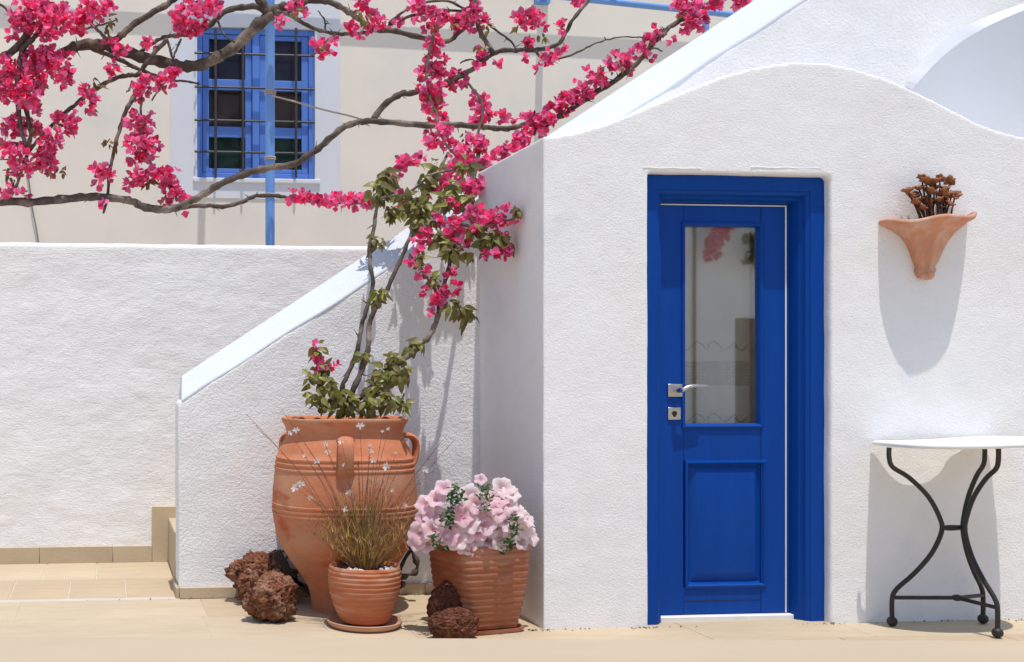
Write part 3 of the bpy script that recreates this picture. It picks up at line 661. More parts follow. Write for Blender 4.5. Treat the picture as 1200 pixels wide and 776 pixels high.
# ------------------------------------------------------------------ small round pot of gaura
pb = G(427, 733.5); sP = (pb.y / ray(427, 400).y) / F
SP = empty('round_pot', (pb.x, pb.y, 0), 'small round ribbed orange terracotta pot in front of the amphora', 'pot')
zP = lambda py: (733.5 - py) * sP * 1.0
pr_ = [(733, 27), (731, 29), (722, 33), (712, 37), (700, 40.5), (690, 42), (680, 42.4), (672, 41.8), (668.6, 41.2), (667.6, 40), (668.6, 38.2), (673, 37.4), (675, 36), (675, .01)]
dense = smoothpath(pr_[:9], 10) + pr_[9:]
pf = []
for i, (py, r) in enumerate(dense):
    rib = .55 * math.sin((733 - py) * 2 * math.pi / 5.2) if py > 671 and py < 729 else 0
    pf.append(((r + rib) * sP, zP(py) + .022))
b = MB(); b.lathe(pf, 64); o = b.build('body', M_smallpot, SP, angle=60); fixnormals(o)
b = MB(); b.lathe([(.0005, .012), (.038 * 3.0, .012), (.132, .014), (.150, .024), (.158, .030), (.163, .028), (.158, .014), (.142, .001), (.0005, .001)], 56); b.build('saucer', mat('pale_saucer_terracotta', (.52, .29, .19), .85, var=((20, .08, 4),)), SP, angle=50)
b = MB(); rs = random.Random(3)
def chip(mb, c, r, rr):
    q = len(mb.v); n0 = []
    for d in ((1,0,0),(-1,0,0),(0,1,0),(0,-1,0),(0,0,1),(0,0,-1)):
        mb.v.append(c + Vector((d[0] * r * rr.uniform(.7, 1.3), d[1] * r * rr.uniform(.7, 1.3), d[2] * r * rr.uniform(.4, .8))))
    for f in ((0,2,4),(2,1,4),(1,3,4),(3,0,4),(2,0,5),(1,2,5),(3,1,5),(0,3,5)): mb.f.append(tuple(q + i for i in f))
zso = zP(674) + .022
for k in range(260):
    a, r = rs.uniform(0, 6.283), .128 * math.sqrt(rs.random()); chip(b, Vector((r * math.cos(a), r * math.sin(a), zso + rs.uniform(0, .012) + .018 * (1 - r / .128))), rs.uniform(.006, .012), rs)
tag(b.build('mulch', M_soil, SP, smooth=False), kind='stuff')
for k in range(16):
    b = MB(); a = rs.choice((rs.uniform(3.6, 4.4), rs.uniform(5.0, 5.9))); r = rs.uniform(.085, .12); chip(b, Vector((0, 0, 0)), rs.uniform(.011, .017), rs)
    b.build('white_pebble', M_pebble, SP, smooth=False, loc=(r * math.cos(a), r * math.sin(a), zso + .014))
GA = empty('gaura_plant', (pb.x, pb.y, zso), 'wispy golden plant with small white flowers in the small round pot', 'plant')
def blade(mb, a, b_, bend, w0, rr, n=5):
    pts = []
    for i in range(n):
        t_ = i / (n - 1); p = a.lerp(b_, t_) + bend * math.sin(t_ * math.pi) * .5; pts.append(p)
    ax = rr.uniform(0, 6.283); sd = Vector((math.cos(ax), math.sin(ax) * .4, 0)).normalized(); rw = []
    for i, p in enumerate(pts):
        ww = w0 * (1 - .8 * (i / (n - 1)) ** 1.5) ; rw.append([p - sd * ww, p + Vector((0, -ww * .6, 0)), p + sd * ww])
    mb.quad_grid(rw)
b = MB(); rs = random.Random(21)
for k in range(460):
    a = rs.uniform(0, 6.283); r0_ = .055 * math.sqrt(rs.random()); rt = rs.random()
    ht = rs.uniform(.17, .40) * (1 - .30 * rt); sp = .05 + .25 * rt
    a0_ = Vector((r0_ * math.cos(a), r0_ * math.sin(a), .0)); tip = Vector((sp * math.cos(a) * 1.0, sp * math.sin(a) * .75, ht))
    blade(b, a0_, tip, Vector((rs.uniform(-.02, .02), 0, rs.uniform(0, .03))), rs.uniform(.0010, .0019), rs)
    for j in range(rs.randint(1, 4)):                # narrow leaves along the stem
        t_ = rs.uniform(.3, .95); p = a0_.lerp(tip, t_); d = Vector((rs.uniform(-1, 1), rs.uniform(-1, 1), rs.uniform(.6, 1.8))).normalized(); blade(b, p, p + d * rs.uniform(.025, .05), Vector((0, 0, .004)), rs.uniform(.0013, .0022), rs, 3)
tag(b.build('stem_tuft', M_gaura, GA, angle=None), kind='stuff')
b = MB(); greens = MB()
for px, py0, py1 in ((430, 640, 572), (436, 640, 580), (425, 650, 590), (441, 640, 584), (410, 640, 585)):
    for k in range(7):
        q = P(px + rs.uniform(-4, 4), py1 + rs.uniform(0, 22), pb.y - .02 + rs.uniform(-.05, .05)) - GA.location; blade(greens, Vector((q.x * .4, q.y, .12)), q, Vector((0, 0, 0)), .0026, rs)
greens.build('green_shoots', M_leaf, GA, angle=None)
def gflower(rr):
    m = MB()
    for k in range(4):
        a = (-.9, -.3, .5, 1.1)[k] * 1.3 + 1.57; d = Vector((math.cos(a), -.3, math.sin(a))); sd = Vector((-math.sin(a), 0, math.cos(a))); l = .019
        q = len(m.v); m.v.extend([sd * .001, d * l * .55 + sd * .0055, d * l + sd * .003, d * l * 1.08, d * l - sd * .003, d * l * .55 - sd * .0055, -sd * .001]); m.f.append(tuple(q + i for i in range(7)))
    for k in range(4): m.tube([Vector((0, 0, 0)), Vector((.003 * k - .005, -.012, -.012))], .0006, 4, caps=False)
    return m
gf = None
fl = [(422,500),(339,508),(400,517),(433,522),(434,529),(403,545),(346,572),(363,584),(409,578),(460,575),(405,597),(426,612),(453,547),(381,521),(370,541),(357,534),(438,540),(464,531),(497,551),(474,592),(347,505),(455,503),(384,530),(448,506),(352,568)]
tips = []
for i, (px, py) in enumerate(fl):
    h = P(px, py, pb.y - .06 + .1 * ((i * 37) % 10) / 10) - GA.location; tips.append(h)
    sca = (1.0, .65, .85, .5, .75, .45)[i % 6]; M_ = Matrix.Translation(h) @ Matrix.Rotation(rs.uniform(-1.2, 1.2), 4, 'Y') @ Matrix.Scale(sca, 4)
    if gf is None: o = gflower(rs).build('flower', M_gflower, GA, angle=None); o.matrix_local = M_; gf = o.data
    else: inst('flower', gf, GA, M_)
for q in ((524, 510), (508, 530), (515, 545), (535, 513), (288, 485), (330, 480), (300, 500), (420, 540), (470, 545)): tips.append(P(q[0], q[1], pb.y + .05) - GA.location)
for h in tips:
    bb = MB(); root = Vector((h.x * .13 + rs.uniform(-.02, .02), rs.uniform(-.03, .03), .06)); mid_ = root.lerp(h, .55) + Vector((h.x * -.06, 0, .03))
    pts = [root, root.lerp(mid_, .5) + Vector((0, 0, .012)), mid_, mid_.lerp(h, .5) + Vector((0, 0, .006)), h]
    bb.tube(pts, [.0013, .0012, .0011, .0010, .0008], 5)
    for j in range(6): c = mid_.lerp(h, rs.uniform(0, 1)); chip(bb, c, rs.uniform(.0025, .0045), rs)
    bb.build('flower_stem', M_wire, GA, smooth=False)

# ------------------------------------------------------------------ square ribbed pot of petunias
qb = G(561, 735); sQ = (qb.y / ray(565, 400).y) / F
QP = empty('square_pot', (qb.x, qb.y, 0), 'square ribbed brown terracotta pot standing by the house corner', 'pot')
def sqf(a, r, z, rot=R(14)):
    c, s_ = math.cos(a), math.sin(a); n_ = 7.0; k = (abs(c) ** n_ + abs(s_) ** n_) ** (-1 / n_); x, y = r * k * c, r * k * s_
    return (x * math.cos(rot) - y * math.sin(rot), x * math.sin(rot) + y * math.cos(rot), z)
pf = []; H_ = (736 - 640) * sQ
for i in range(121):
    t_ = i / 120; r = (34.5 + 11.5 * math.sin(t_ * math.pi / 2 * 1.0)) * sQ; rib = .0042 * (abs(math.sin(t_ * math.pi * 13)) - .5) if .03 < t_ < .985 else 0
    pf.append((r + rib, .02 + t_ * H_))
pf += [(pf[-1][0] - .014, .021 + H_), (pf[-1][0] - .018, H_), (pf[-1][0] - .02, H_ - .02), (.0005, H_ - .02)]
b = MB(); b.lathe([(.0005, .02)] + pf, 80, fn=sqf); o = b.build('body', M_sqpot, QP, angle=45); fixnormals(o)
b = MB(); b.lathe([(.0005, .008), (.136, .008), (.147, .020), (.152, .020), (.145, .002), (.0005, .002)], 80, fn=sqf); o = b.build('saucer', M_sqpot, QP, angle=45); fixnormals(o)
PT = empty('petunia_plant', (qb.x, qb.y, H_), 'bushy plant of pale pink petunias in the square pot', 'plant')
def petunia(rr):
    m = MB(); n = 30; rws = []
    for j in range(6):
        t_ = j / 5; row = []
        for k in range(n):
            a = 2 * math.pi * k / n; lobe = 1 - .13 * t_ ** 2 * (abs(math.sin(a * 2.5 + .4)) ** 6 * -1 + abs(math.cos(a * 2.5 + .4)) ** 10); r = .004 + .029 * t_ * lobe
            ruf = .0032 * t_ ** 2 * math.sin(a * 5 + rr_ph) + .0030 * t_ ** 3 * math.sin(a * 11 + 1.3) + .0012 * t_ ** 3 * math.sin(a * 17)
            row.append((r * math.cos(a), r * math.sin(a), -.018 * (1 - t_) ** 2 + ruf - .006 * t_ ** 3))
        rws.append(row)
    m.quad_grid(rws, close_u=True); m.tube([(0, 0, -.05), (0, 0, -.012)], [.0025, .004], 6, caps=False); return m
pets = []
for k, mm in enumerate((M_petunia, M_petunia2, M_petunia3, M_petunia)):
    rr_ph = k * 1.3
    o = petunia(rs).build('petunia_flower', mm, PT, angle=None); pets.append((o, o.data))
fpos = [(563,561,.55),(590,571,1),(600,576,.9),(585,582,.95),(511,583,.9),(520,570,.8),(553,580,1.1),(558,590,.9),(498,590,.9),(497,606,.9),(507,600,1),(515,606,1),(490,625,1),(488,635,.8),(507,620,.95),(541,602,1.1),(548,612,1),(562,600,1),(568,612,1.1),(578,590,1),(585,598,1),(592,606,1),(596,612,.9),(543,622,1.1),(552,630,1.1),(560,620,1),(535,632,.95),(525,627,.95),(516,627,.8),(573,632,.8),(585,623,1.1),(588,633,1),(600,627,.8),(605,598,.8),(611,604,.7),(620,607,.85),(616,620,.9),(624,628,.9),(606,622,.8),(612,634,.8),(500,637,.8),(598,590,.8),(556,640,.9),(545,640,.8)]
used = set()
ctr = Vector((0, 0, .06))
for i, (px, py, sc_) in enumerate(fpos):
    frac = 1 - ((px - 558) / 75) ** 2 - max(0, (610 - py) / 80) ** 2; yy = qb.y - .05 - .14 * math.sqrt(max(0, frac)) + rs.uniform(-.02, .02)
    h = P(px, py, yy) - PT.location; d = (h - ctr).normalized(); d = (d + Vector((0, -.9, .35)) + Vector((rs.uniform(-.5, .5), rs.uniform(-.3, .3), rs.uniform(-.4, .5)))).normalized()
    M_ = Matrix.Translation(h) @ d.to_track_quat('Z', 'Y').to_matrix().to_4x4() @ Matrix.Rotation(rs.uniform(0, 6.28), 4, 'Z') @ Matrix.Scale(sc_ * 1.45, 4)
    k = 1 if (px > 598 or i % 5 == 1) else (2 if i % 6 == 3 else (0 if i % 2 else 3))
    if k not in used: pets[k][0].matrix_local = M_; used.add(k)
    else: inst('petunia_flower', pets[k][1], PT, M_)
def leafmesh(mb, base, d, nrm, l, wd_, curl=.25):
    d = d.normalized(); sd = d.cross(nrm).normalized(); nn = sd.cross(d).normalized(); rw = []
    for t_, ww in ((0, .08), (.2, .7), (.45, 1), (.75, .68), (1, .06)):
        c = base + d * (l * t_) - nn * (curl * l * t_ * t_); rw.append([c - sd * (wd_ * ww) + nn * (wd_ * .35 * ww), c, c + sd * (wd_ * ww) + nn * (wd_ * .35 * ww)])
    mb.quad_grid(rw)
b = MB()
for k in range(420):
    a = rs.uniform(0, 6.283); r = .2 * math.sqrt(rs.random()); c = Vector((r * math.cos(a), r * math.sin(a) * .8, rs.uniform(-.01, .26 * max(.15, 1 - (r / .22) ** 2) * .8)))
    leafmesh(b, c, Vector((rs.uniform(-1, 1), rs.uniform(-1, .3), rs.uniform(-.2, 1))), Vector((0, -.6, .8)), rs.uniform(.02, .042), rs.uniform(.007, .012))
for px, py in ((533, 577), (529, 590), (568, 590), (567, 579), (538, 582), (602, 613), (526, 606), (522, 612), (604, 622), (594, 640), (508, 634)):
    q = P(px, py, qb.y - .205) - PT.location
    for k in range(30): leafmesh(b, q + Vector((rs.uniform(-.022, .022), rs.uniform(-.02, .03), rs.uniform(-.03, .03))), Vector((rs.uniform(-1, 1), rs.uniform(-1, 0), rs.uniform(-.2, 1))), Vector((0, -.7, .7)), rs.uniform(.012, .025), rs.uniform(.004, .007))
tag(b.build('foliage', M_petleaf, PT, angle=None), kind='stuff')

# ------------------------------------------------------------------ lava rocks
def rock(name, label, group, c, rad, seed, m, rough_=.28, freq=3.2, flat_=True, rot=0):
    bm = bmesh.new(); bmesh.ops.create_icosphere(bm, subdivisions=5, radius=1)
    off = Vector((seed * 3.1, seed * 1.7, seed * 2.3))
    for v in bm.verts:
        d = v.co.normalized()
        n1 = mnoise.fractal(d * freq * .45 + off, 1, 2, 4); n2 = mnoise.fractal(d * freq * 2 + off, 1, 2, 5); n3 = mnoise.voronoi(d * freq * 1.6 + off)[0][0]
        n4 = mnoise.fractal(d * freq * 7 + off, 1, 2, 3)
        n5 = abs(mnoise.noise(d * freq * 1.3 + off * 2)); n1 = n1 - 1.6 * (max(0, .16 - n5) / .16) ** 2 * .55
        v.co = d * (1 + rough_ * n1 + rough_ * .40 * n2 + rough_ * .7 * (n3 - .3) + rough_ * .12 * n4)
        v.co = Vector((v.co.x * rad[0], v.co.y * rad[1], v.co.z * rad[2]))
    zmin = min(v.co.z for v in bm.verts); cut = zmin + rad[2] * .22
    for v in bm.verts:
        if flat_: v.co.z = max(v.co.z, cut)
    z0_ = min(v.co.z for v in bm.verts)
    for v in bm.verts: v.co.z -= z0_
    me = bpy.data.meshes.new(name); bm.to_mesh(me); bm.free(); me.materials.append(m)
    for p in me.polygons: p.use_smooth = True
    o = bpy.data.objects.new(name, me); COL.objects.link(o); o.location = c; o.rotation_euler = (0, 0, rot)
    tag(o, label, 'rock', group)
a_ = G(305, 706); b_ = G(318.5, 727)
rock('lava_rock', 'larger dark red jagged lava rock behind, leaning towards the amphora foot', 'lava rocks', (a_.x + .01, a_.y + .01, 0), (.142, .11, .118), 3, M_rockL, .36, 2.6)
rock('lava_rock', 'round pitted reddish lava rock left of the pots, in front of the jagged one', 'lava rocks', (b_.x, b_.y, 0), (.108, .095, .108), 8, M_rockL, .24, 3.4)
a_ = G(529, 739); b_ = G(529, 746)
rock('lava_rock', 'tall dark brown lava rock against the square pot, behind the low dome', 'lava rocks', (a_.x, a_.y, 0), (.102, .085, .116), 15, M_rockR, .13, 3.0)
rock('lava_rock', 'low cracked dome of brown lava rock at the foot of the square pot', 'lava rocks', (b_.x - .005, b_.y - .05, 0), (.104, .06, .070), 12, M_rockR, .13, 3.0)

# ------------------------------------------------------------------ bougainvillea
rb_ = random.Random(33)
def bract(mb, base, d, nrm, l):
    sd = d.cross(nrm)
    if sd.length < 1e-5: sd = d.cross(Vector((.3, .5, .8)))
    sd.normalize(); nn = sd.cross(d).normalized(); w_ = l * rb_.uniform(.36, .50); rw = []; tw = rb_.uniform(-.25, .25); cu = rb_.uniform(-.1, .35)
    for t_, ww in ((0, .12), (.28, .82), (.55, 1), (.8, .66), (1.02, .04)):
        c = base + d * (l * t_) + nn * (cu * l * t_ * t_); e = .26 * w_ * ww
        rw.append([c - sd * (w_ * ww) + nn * (e + tw * w_ * t_), c, c + sd * (w_ * ww) + nn * (e - tw * w_ * t_)])
    mb.quad_grid(rw)
def cluster(par, px, py, rx, ry, Y, size=7.1, dens=1.45):
    s_ = S(px, Y); c = P(px, py, Y); n = max(3, int(rx * ry * math.pi / 26 * dens)); mb = MB()
    for k in range(n):
        v = Vector((rb_.gauss(0, 1), rb_.gauss(0, 1), rb_.gauss(0, 1))).normalized() * (rb_.random() ** .42)
        # ragged outline: a few stray flowers
        if rb_.random() < .08: v *= 1.35
        p = Vector((v.x * rx, v.y * min(rx, ry) * 1.0, v.z * ry)) * s_ * .93
        ax = (v * .8 + Vector((0, -.55, .15)) + Vector((rb_.uniform(-.7, .7), rb_.uniform(-.5, .5), rb_.uniform(-.7, .7)))).normalized()
        u = ax.orthogonal().normalized(); q = Quaternion(ax, rb_.uniform(0, 6.28)); u.rotate(q); L0 = size * s_ * rb_.uniform(.75, 1.25); op_ = rb_.uniform(.5, 1.25)
        for j in range(3):
            d = u.copy(); d.rotate(Quaternion(ax, j * 2.094 + rb_.uniform(-.2, .2))); dd_ = (ax * (1 / op_) * .55 + d * op_).normalized(); bract(mb, p, dd_, ax, L0)
    return tag(mb.build('flower_cluster', M_bract, par, angle=None, loc=c - par.location), kind='stuff')
def leaves(par, px, py, rx, ry, Y, n=None, size=9.0, m=None):
    s_ = S(px, Y); c = P(px, py, Y); n = n or max(5, int(rx * ry * math.pi / 20)); mb = MB()
    for k in range(n):
        v = Vector((rb_.gauss(0, 1), rb_.gauss(0, 1), rb_.gauss(0, 1))).normalized() * (rb_.random() ** .45); p = Vector((v.x * rx, v.y * min(rx, ry), v.z * ry)) * s_ + Vector((0, 0, .3 * size * s_))
        d = (v * .6 + Vector((rb_.uniform(-.8, .8), rb_.uniform(-.8, .5), rb_.uniform(-1.3, .3)))).normalized(); nr = Vector((rb_.uniform(-.6, .6), -.8, rb_.uniform(.1, .9)))
        l = size * s_ * rb_.uniform(.65, 1.25); leafmesh(mb, p, d, nr, l, l * rb_.uniform(.24, .40), rb_.uniform(-.1, 1.5))
    return tag(mb.build('leaf_cluster', m or M_leaf, par, angle=None, loc=c - par.location), kind='stuff')
def branch(par, pts, d0, d1, name='branch', yjit=.04):
    """pts: (px, py, Y); d0, d1 diameters in photo pixels"""
    sp = smoothpath(pts, 5); n = len(sp); path = []; rad = []
    for i, (a, c, y) in enumerate(sp):
        k = i / (n - 1); kink = .6 if 0 < i < n - 1 else 0
        path.append(P(a + rb_.uniform(-kink, kink), c + rb_.uniform(-kink, kink), y + .015 * math.sin(i * .7)) - par.location)
        rad.append(S(a, y) * (d0 + (d1 - d0) * k) / 2 * (1 + .10 * math.sin(i * 1.9 + len(pts)) + rb_.uniform(-.07, .07)))
    mb = MB(); mb.tube(path, rad, 10, wob=.09)
    for i in range(2, n - 2):                        # thorns and stub twigs
        if rb_.random() < .13:
            dv = Vector((rb_.uniform(-1, 1), rb_.uniform(-.6, .2), rb_.uniform(-1, 1))).normalized(); mb.tube([path[i], path[i] + dv * (rad[i] + .012), path[i] + dv * (rad[i] + rb_.uniform(.02, .05))], [.004, .003, .0008], 5)
    return mb.build(name, M_bark, par, angle=None)

BV = empty('bougainvillea', (P(0, 90, 7.05).x - .6, 7.05, 1.9), 'old gnarled bougainvillea vine with magenta flowers sprawling over the pergola', 'vine')
D = 7.08
def B3(l, y0=D, y1=None): n = len(l); y1 = y0 if y1 is None else y1; return [(a, c, y0 + (y1 - y0) * i / (n - 1)) for i, (a, c) in enumerate(l)]
branch(BV, B3([(-60,110),(0,92),(40,80),(75,62),(95,53),(120,53),(145,60),(170,68),(200,75),(225,78),(250,70),(275,55),(300,32),(318,16),(330,11),(345,9),(353,-4),(356,-20)], 7.10, 7.16), 12, 15)
branch(BV, B3([(312,14),(300,8),(280,9),(262,15),(245,30),(225,40),(200,42),(185,47),(165,60)], 7.12), 8, 4)
branch(BV, B3([(298,-15),(303,-2),(316,14)], 7.14), 9, 12)
branch(BV, B3([(328,8),(345,4),(365,1),(385,2),(405,12),(420,22),(440,34),(470,38),(500,46),(525,48),(540,36),(552,26)], 7.1, 6.95), 8, 5)
branch(BV, B3([(325,14),(340,18),(360,30),(380,37),(400,40),(425,39),(442,35)], 7.08), 5, 4)
branch(BV, B3([(381,37),(380,24),(373,13)], 7.06), 2.4, 1.5); branch(BV, B3([(396,39),(385,46),(372,60),(364,66)], 7.05), 3, 2)
branch(BV, B3([(456,27),(470,16),(490,5),(520,1),(545,10),(560,16)], 7.0), 3, 3); branch(BV, B3([(456,30),(470,23),(490,17),(520,12),(553,14)], 7.02), 4, 3)
branch(BV, B3([(553,-15),(556,0),(558,20),(562,36),(570,50),(578,63)], 6.98), 6, 6)
branch(BV, B3([(572,28),(585,38),(600,50),(604,58)], 6.98), 3, 2)
branch(BV, B3([(437,140),(452,122),(470,110),(482,109),(515,100),(535,92),(552,82),(570,68),(585,60),(605,59),(625,59),(640,57),(655,51),(663,38),(672,22),(690,0),(696,-10)], 6.98), 7.5, 4)
branch(BV, B3([(628,60),(634,68),(645,70),(660,68),(680,60),(700,50),(725,44),(750,44),(757,47)], 6.92), 3, 1.4)
branch(BV, B3([(-60,240),(0,236),(40,237),(70,234),(100,231),(130,232),(155,236),(170,243),(190,246),(205,244),(222,237),(240,227),(260,215),(290,203),(315,197),(345,192),(365,180),(385,164),(405,148),(430,142),(460,144),(500,147),(530,146),(555,148),(575,150),(595,151),(612,147),(640,141),(660,136)], 7.1, 6.45), 10, 6)
branch(BV, B3([(640,146),(665,130),(690,114),(715,98),(740,80),(757,62),(768,48),(782,34),(800,22),(815,12),(840,2),(870,-8)], 6.35), 7, 5)
branch(BV, B3([(757,62),(766,57),(776,60)], 6.3), 2.5, 1.5); branch(BV, B3([(783,33),(778,40),(770,44),(762,52)], 6.28), 5, 4)
branch(BV, B3([(205,244),(240,241),(265,242),(285,236),(300,230),(325,230),(345,233),(380,237),(420,238),(440,236)], 7.06), 5.5, 4)
branch(BV, B3([(162,105),(152,122),(146,134),(138,160),(132,185),(128,205),(126,230),(121,250)], 7.0), 6, 3)
branch(BV, B3([(196,47),(180,62),(163,86),(150,88),(135,92),(115,103),(95,117),(75,133),(60,148),(40,170),(30,185),(22,210),(12,232)], 7.02), 6, 3.5)
branch(BV, B3([(163,86),(168,95),(166,110)], 7.0), 5, 3); branch(BV, B3([(155,96),(152,104),(148,108)], 7.0), 4, 1.5)
branch(BV, B3([(200,92),(190,100),(178,118)], 7.02), 3, 2); branch(BV, B3([(200,96),(215,95),(228,97),(233,99)], 7.0), 3, 2)
branch(BV, B3([(48,34),(40,44),(27,58),(22,80),(20,110),(23,140),(26,156),(30,172)], 6.98), 6.5, 5)
branch(BV, B3([(40,28),(32,40),(15,60),(-10,72)], 7.04), 9, 9); branch(BV, B3([(30,120),(33,140),(36,158),(34,172)], 7.0), 6, 5); branch(BV, B3([(-30,166),(0,168),(20,170),(38,172)], 7.02), 7, 6)
branch(BV, B3([(134,48),(142,42),(155,30),(180,14),(200,2),(215,-10)], 7.04), 8.5, 7); branch(BV, B3([(-10,0),(0,5),(15,18),(30,26)], 7.02), 3, 3)
branch(BV, B3([(82,14),(100,22),(115,36),(125,46)], 6.98), 3.5, 4); branch(BV, B3([(100,34),(120,29),(138,23)], 6.96), 3, 1.5)
branch(BV, B3([(100,54),(120,62),(140,70),(160,80),(180,88),(195,92)], 7.1), 6, 4); branch(BV, B3([(196,48),(200,60),(203,72)], 7.05), 3, 3); branch(BV, B3([(212,46),(207,58),(203,68)], 7.05), 3, 2)
branch(BV, B3([(166,115),(165,150),(172,180),(186,205),(200,222),(208,236)], 6.97), 3, 3)
branch(BV, B3([(508,40),(500,80),(503,112),(512,135),(514,152),(525,172),(540,188)], 6.85, 6.4), 3.5, 3); branch(BV, B3([(548,98),(562,114),(566,135),(560,155),(555,185)], 6.8, 6.3), 3, 3)
branch(BV, B3([(255,24),(262,40),(275,50)], 7.0), 3, 2); branch(BV, B3([(0,187),(15,186),(30,186)], 7.0), 1.5, 1.5); branch(BV, B3([(540,74),(548,70),(562,72)], 6.9), 2, 1.5)
FL = [(40,18,28,18),(66,24,22,16),(22,28,12,11),(55,8,26,9),(92,26,17,15),(108,11,20,12),(124,8,10,8),(60,41,12,7),(12,42,5,5),(76,62,5,5),(40,70,16,12),(66,80,21,17),(78,92,11,10),(55,62,12,9),(22,96,26,15),(8,78,13,11),(6,112,10,7),(32,112,15,14),(40,126,9,8),(46,95,12,9),
 (18,148,17,13),(36,150,12,9),(84,146,10,15),(68,138,9,7),(60,165,13,15),(52,186,12,15),(14,178,17,12),(36,196,9,9),(20,198,10,9),(8,226,13,7),(26,226,9,6),(60,196,10,8),(105,117,11,13),(96,108,6,8),(131,84,8,6),(145,60,11,5),(128,50,6,6),(175,50,7,7),(170,99,12,10),(160,110,7,8),(130,76,4,4),
 (156,140,11,9),(168,150,14,14),(158,168,13,11),(175,172,12,12),(164,186,12,8),(166,207,14,10),(154,217,10,6),(180,203,9,9),(196,206,12,9),(200,222,12,11),(210,232,10,9),(192,236,8,6),(118,198,11,10),(126,206,8,6),(114,218,6,4),(121,240,5,3),(216,246,3,3),
 (222,20,21,21),(240,9,18,10),(212,34,11,9),(252,8,7,6),(232,34,10,8),(200,92,9,9),(190,99,7,7),(206,84,6,6),(330,27,7,5),(347,8,8,9),(354,17,6,6),(372,54,8,8),(383,62,11,9),(390,50,5,5),
 (425,7,9,7),(434,17,6,6),(412,31,9,7),(447,27,13,6),(430,32,8,5),(420,42,4,4),(490,9,13,7),(503,16,10,6),(519,17,6,5),(502,31,9,7),(524,27,16,10),(543,26,12,10),(551,17,12,9),(568,26,7,8),(556,3,8,6),(545,35,8,5),(470,26,5,4),(486,22,5,4),
 (508,53,13,9),(510,68,12,10),(508,80,11,8),(494,86,8,7),(514,90,9,7),(503,106,18,12),(508,122,14,10),(517,138,9,7),(498,131,7,6),(505,147,9,6),(535,94,14,10),(528,100,8,7),(562,118,12,10),(566,130,11,9),(558,143,10,8),(588,138,8,6),(605,138,4,4),(627,140,12,12),(563,66,7,8),(583,74,3,6),(560,78,4,4),
 (620,21,17,11),(608,27,8,7),(633,28,7,7),(617,51,8,5),(615,67,4,3),(648,66,9,10),(640,74,6,5),(660,31,6,7),(680,4,9,5),(632,79,4,3),(658,60,4,4),(655,86,0,0),
 (768,40,8,7),(760,48,8,6),(750,60,11,7),(726,72,12,10),(735,82,9,7),(714,80,8,7),(698,92,14,9),(682,108,13,10),(672,116,9,8),(655,127,14,10),(660,116,9,7),(640,142,12,9),(630,150,11,9),(608,168,10,10),(617,158,9,8),(812,14,17,14),(806,30,11,9),(820,28,9,8),(842,5,13,8),(872,2,22,5),(797,8,9,8),(760,68,5,4),(790,50,3,6)]
for a, c, rx, ry in FL:
    if rx: cluster(BV, a, c, rx, ry, (6.35 if (a > 590 and c > 30 and a - 590 > (150 - c) * .55) or a > 700 else (6.75 if a > 480 and c > 100 else 6.98)) + rb_.uniform(-.08, .06))
for a, c in ((125, 36), (130, 24), (112, 106), (110, 98), (132, 168), (126, 170), (8, 206), (14, 214), (62, 150), (72, 200), (175, 216), (425, 20), (430, 27), (563, 58), (635, 46), (722, 76), (705, 88), (570, 34), (345, 15), (545, 160), (505, 118)):
    leaves(BV, a, c, 6, 6, (6.3 if a > 640 else 6.95), n=7, size=6.5, m=M_dry if a < 200 or rb_.random() < .4 else M_leaf)

for a, c, rx, ry in FL:
    if rx > 7 and rb_.random() < .38:
        leaves(BV, a + rb_.uniform(-rx, rx) * .8, c + rb_.uniform(-.2, 1) * ry, 5, 4, (6.3 if a > 640 else (6.72 if a > 480 and c > 100 else 6.93)), n=rb_.randint(2, 4), size=6.0, m=M_leaf if rb_.random() < .6 else M_dry)

PBV = empty('potted_bougainvillea', (ab.x, ab.y, zA(498)), 'young bougainvillea with curling olive leaves rising from the amphora', 'plant')
branch(PBV, [(403,484,5.16),(401,455,5.18),(412,430,5.20),(420,405,5.22),(423,385,5.24),(430,362,5.27),(437,335,5.30),(434,312,5.34),(433,290,5.38),(438,268,5.44),(443,240,5.52),(455,215,5.6)], 6, 4, 'stem')
branch(PBV, [(396,490,5.12),(412,462,5.13),(424,432,5.15),(432,405,5.18),(432,385,5.20),(440,362,5.23),(452,343,5.27),(463,318,5.32),(475,292,5.36),(484,268,5.40),(495,240,5.5),(512,205,5.85),(525,180,6.3)], 7, 3.6, 'stem')
branch(PBV, [(398,488,5.11),(420,468,5.10),(445,446,5.12),(470,424,5.14),(490,407,5.16),(505,391,5.18),(513,370,5.19),(518,345,5.20),(525,318,5.20),(531,285,5.22),(540,258,5.28),(552,238,5.45),(556,205,5.85),(562,175,6.3)], 7.5, 4.5, 'stem')
branch(PBV, [(540,262,5.15),(560,268,5.05),(580,262,4.98),(600,256,4.92),(606,246,4.90)], 4, 2, 'stem')
branch(PBV, [(513,345,5.19),(502,328,5.17),(490,310,5.16),(480,298,5.15)], 3, 2, 'stem')
branch(PBV, [(440,236,5.5),(455,230,5.5),(480,225,5.5),(505,205,5.55),(530,200,5.6)], 3, 3, 'stem')
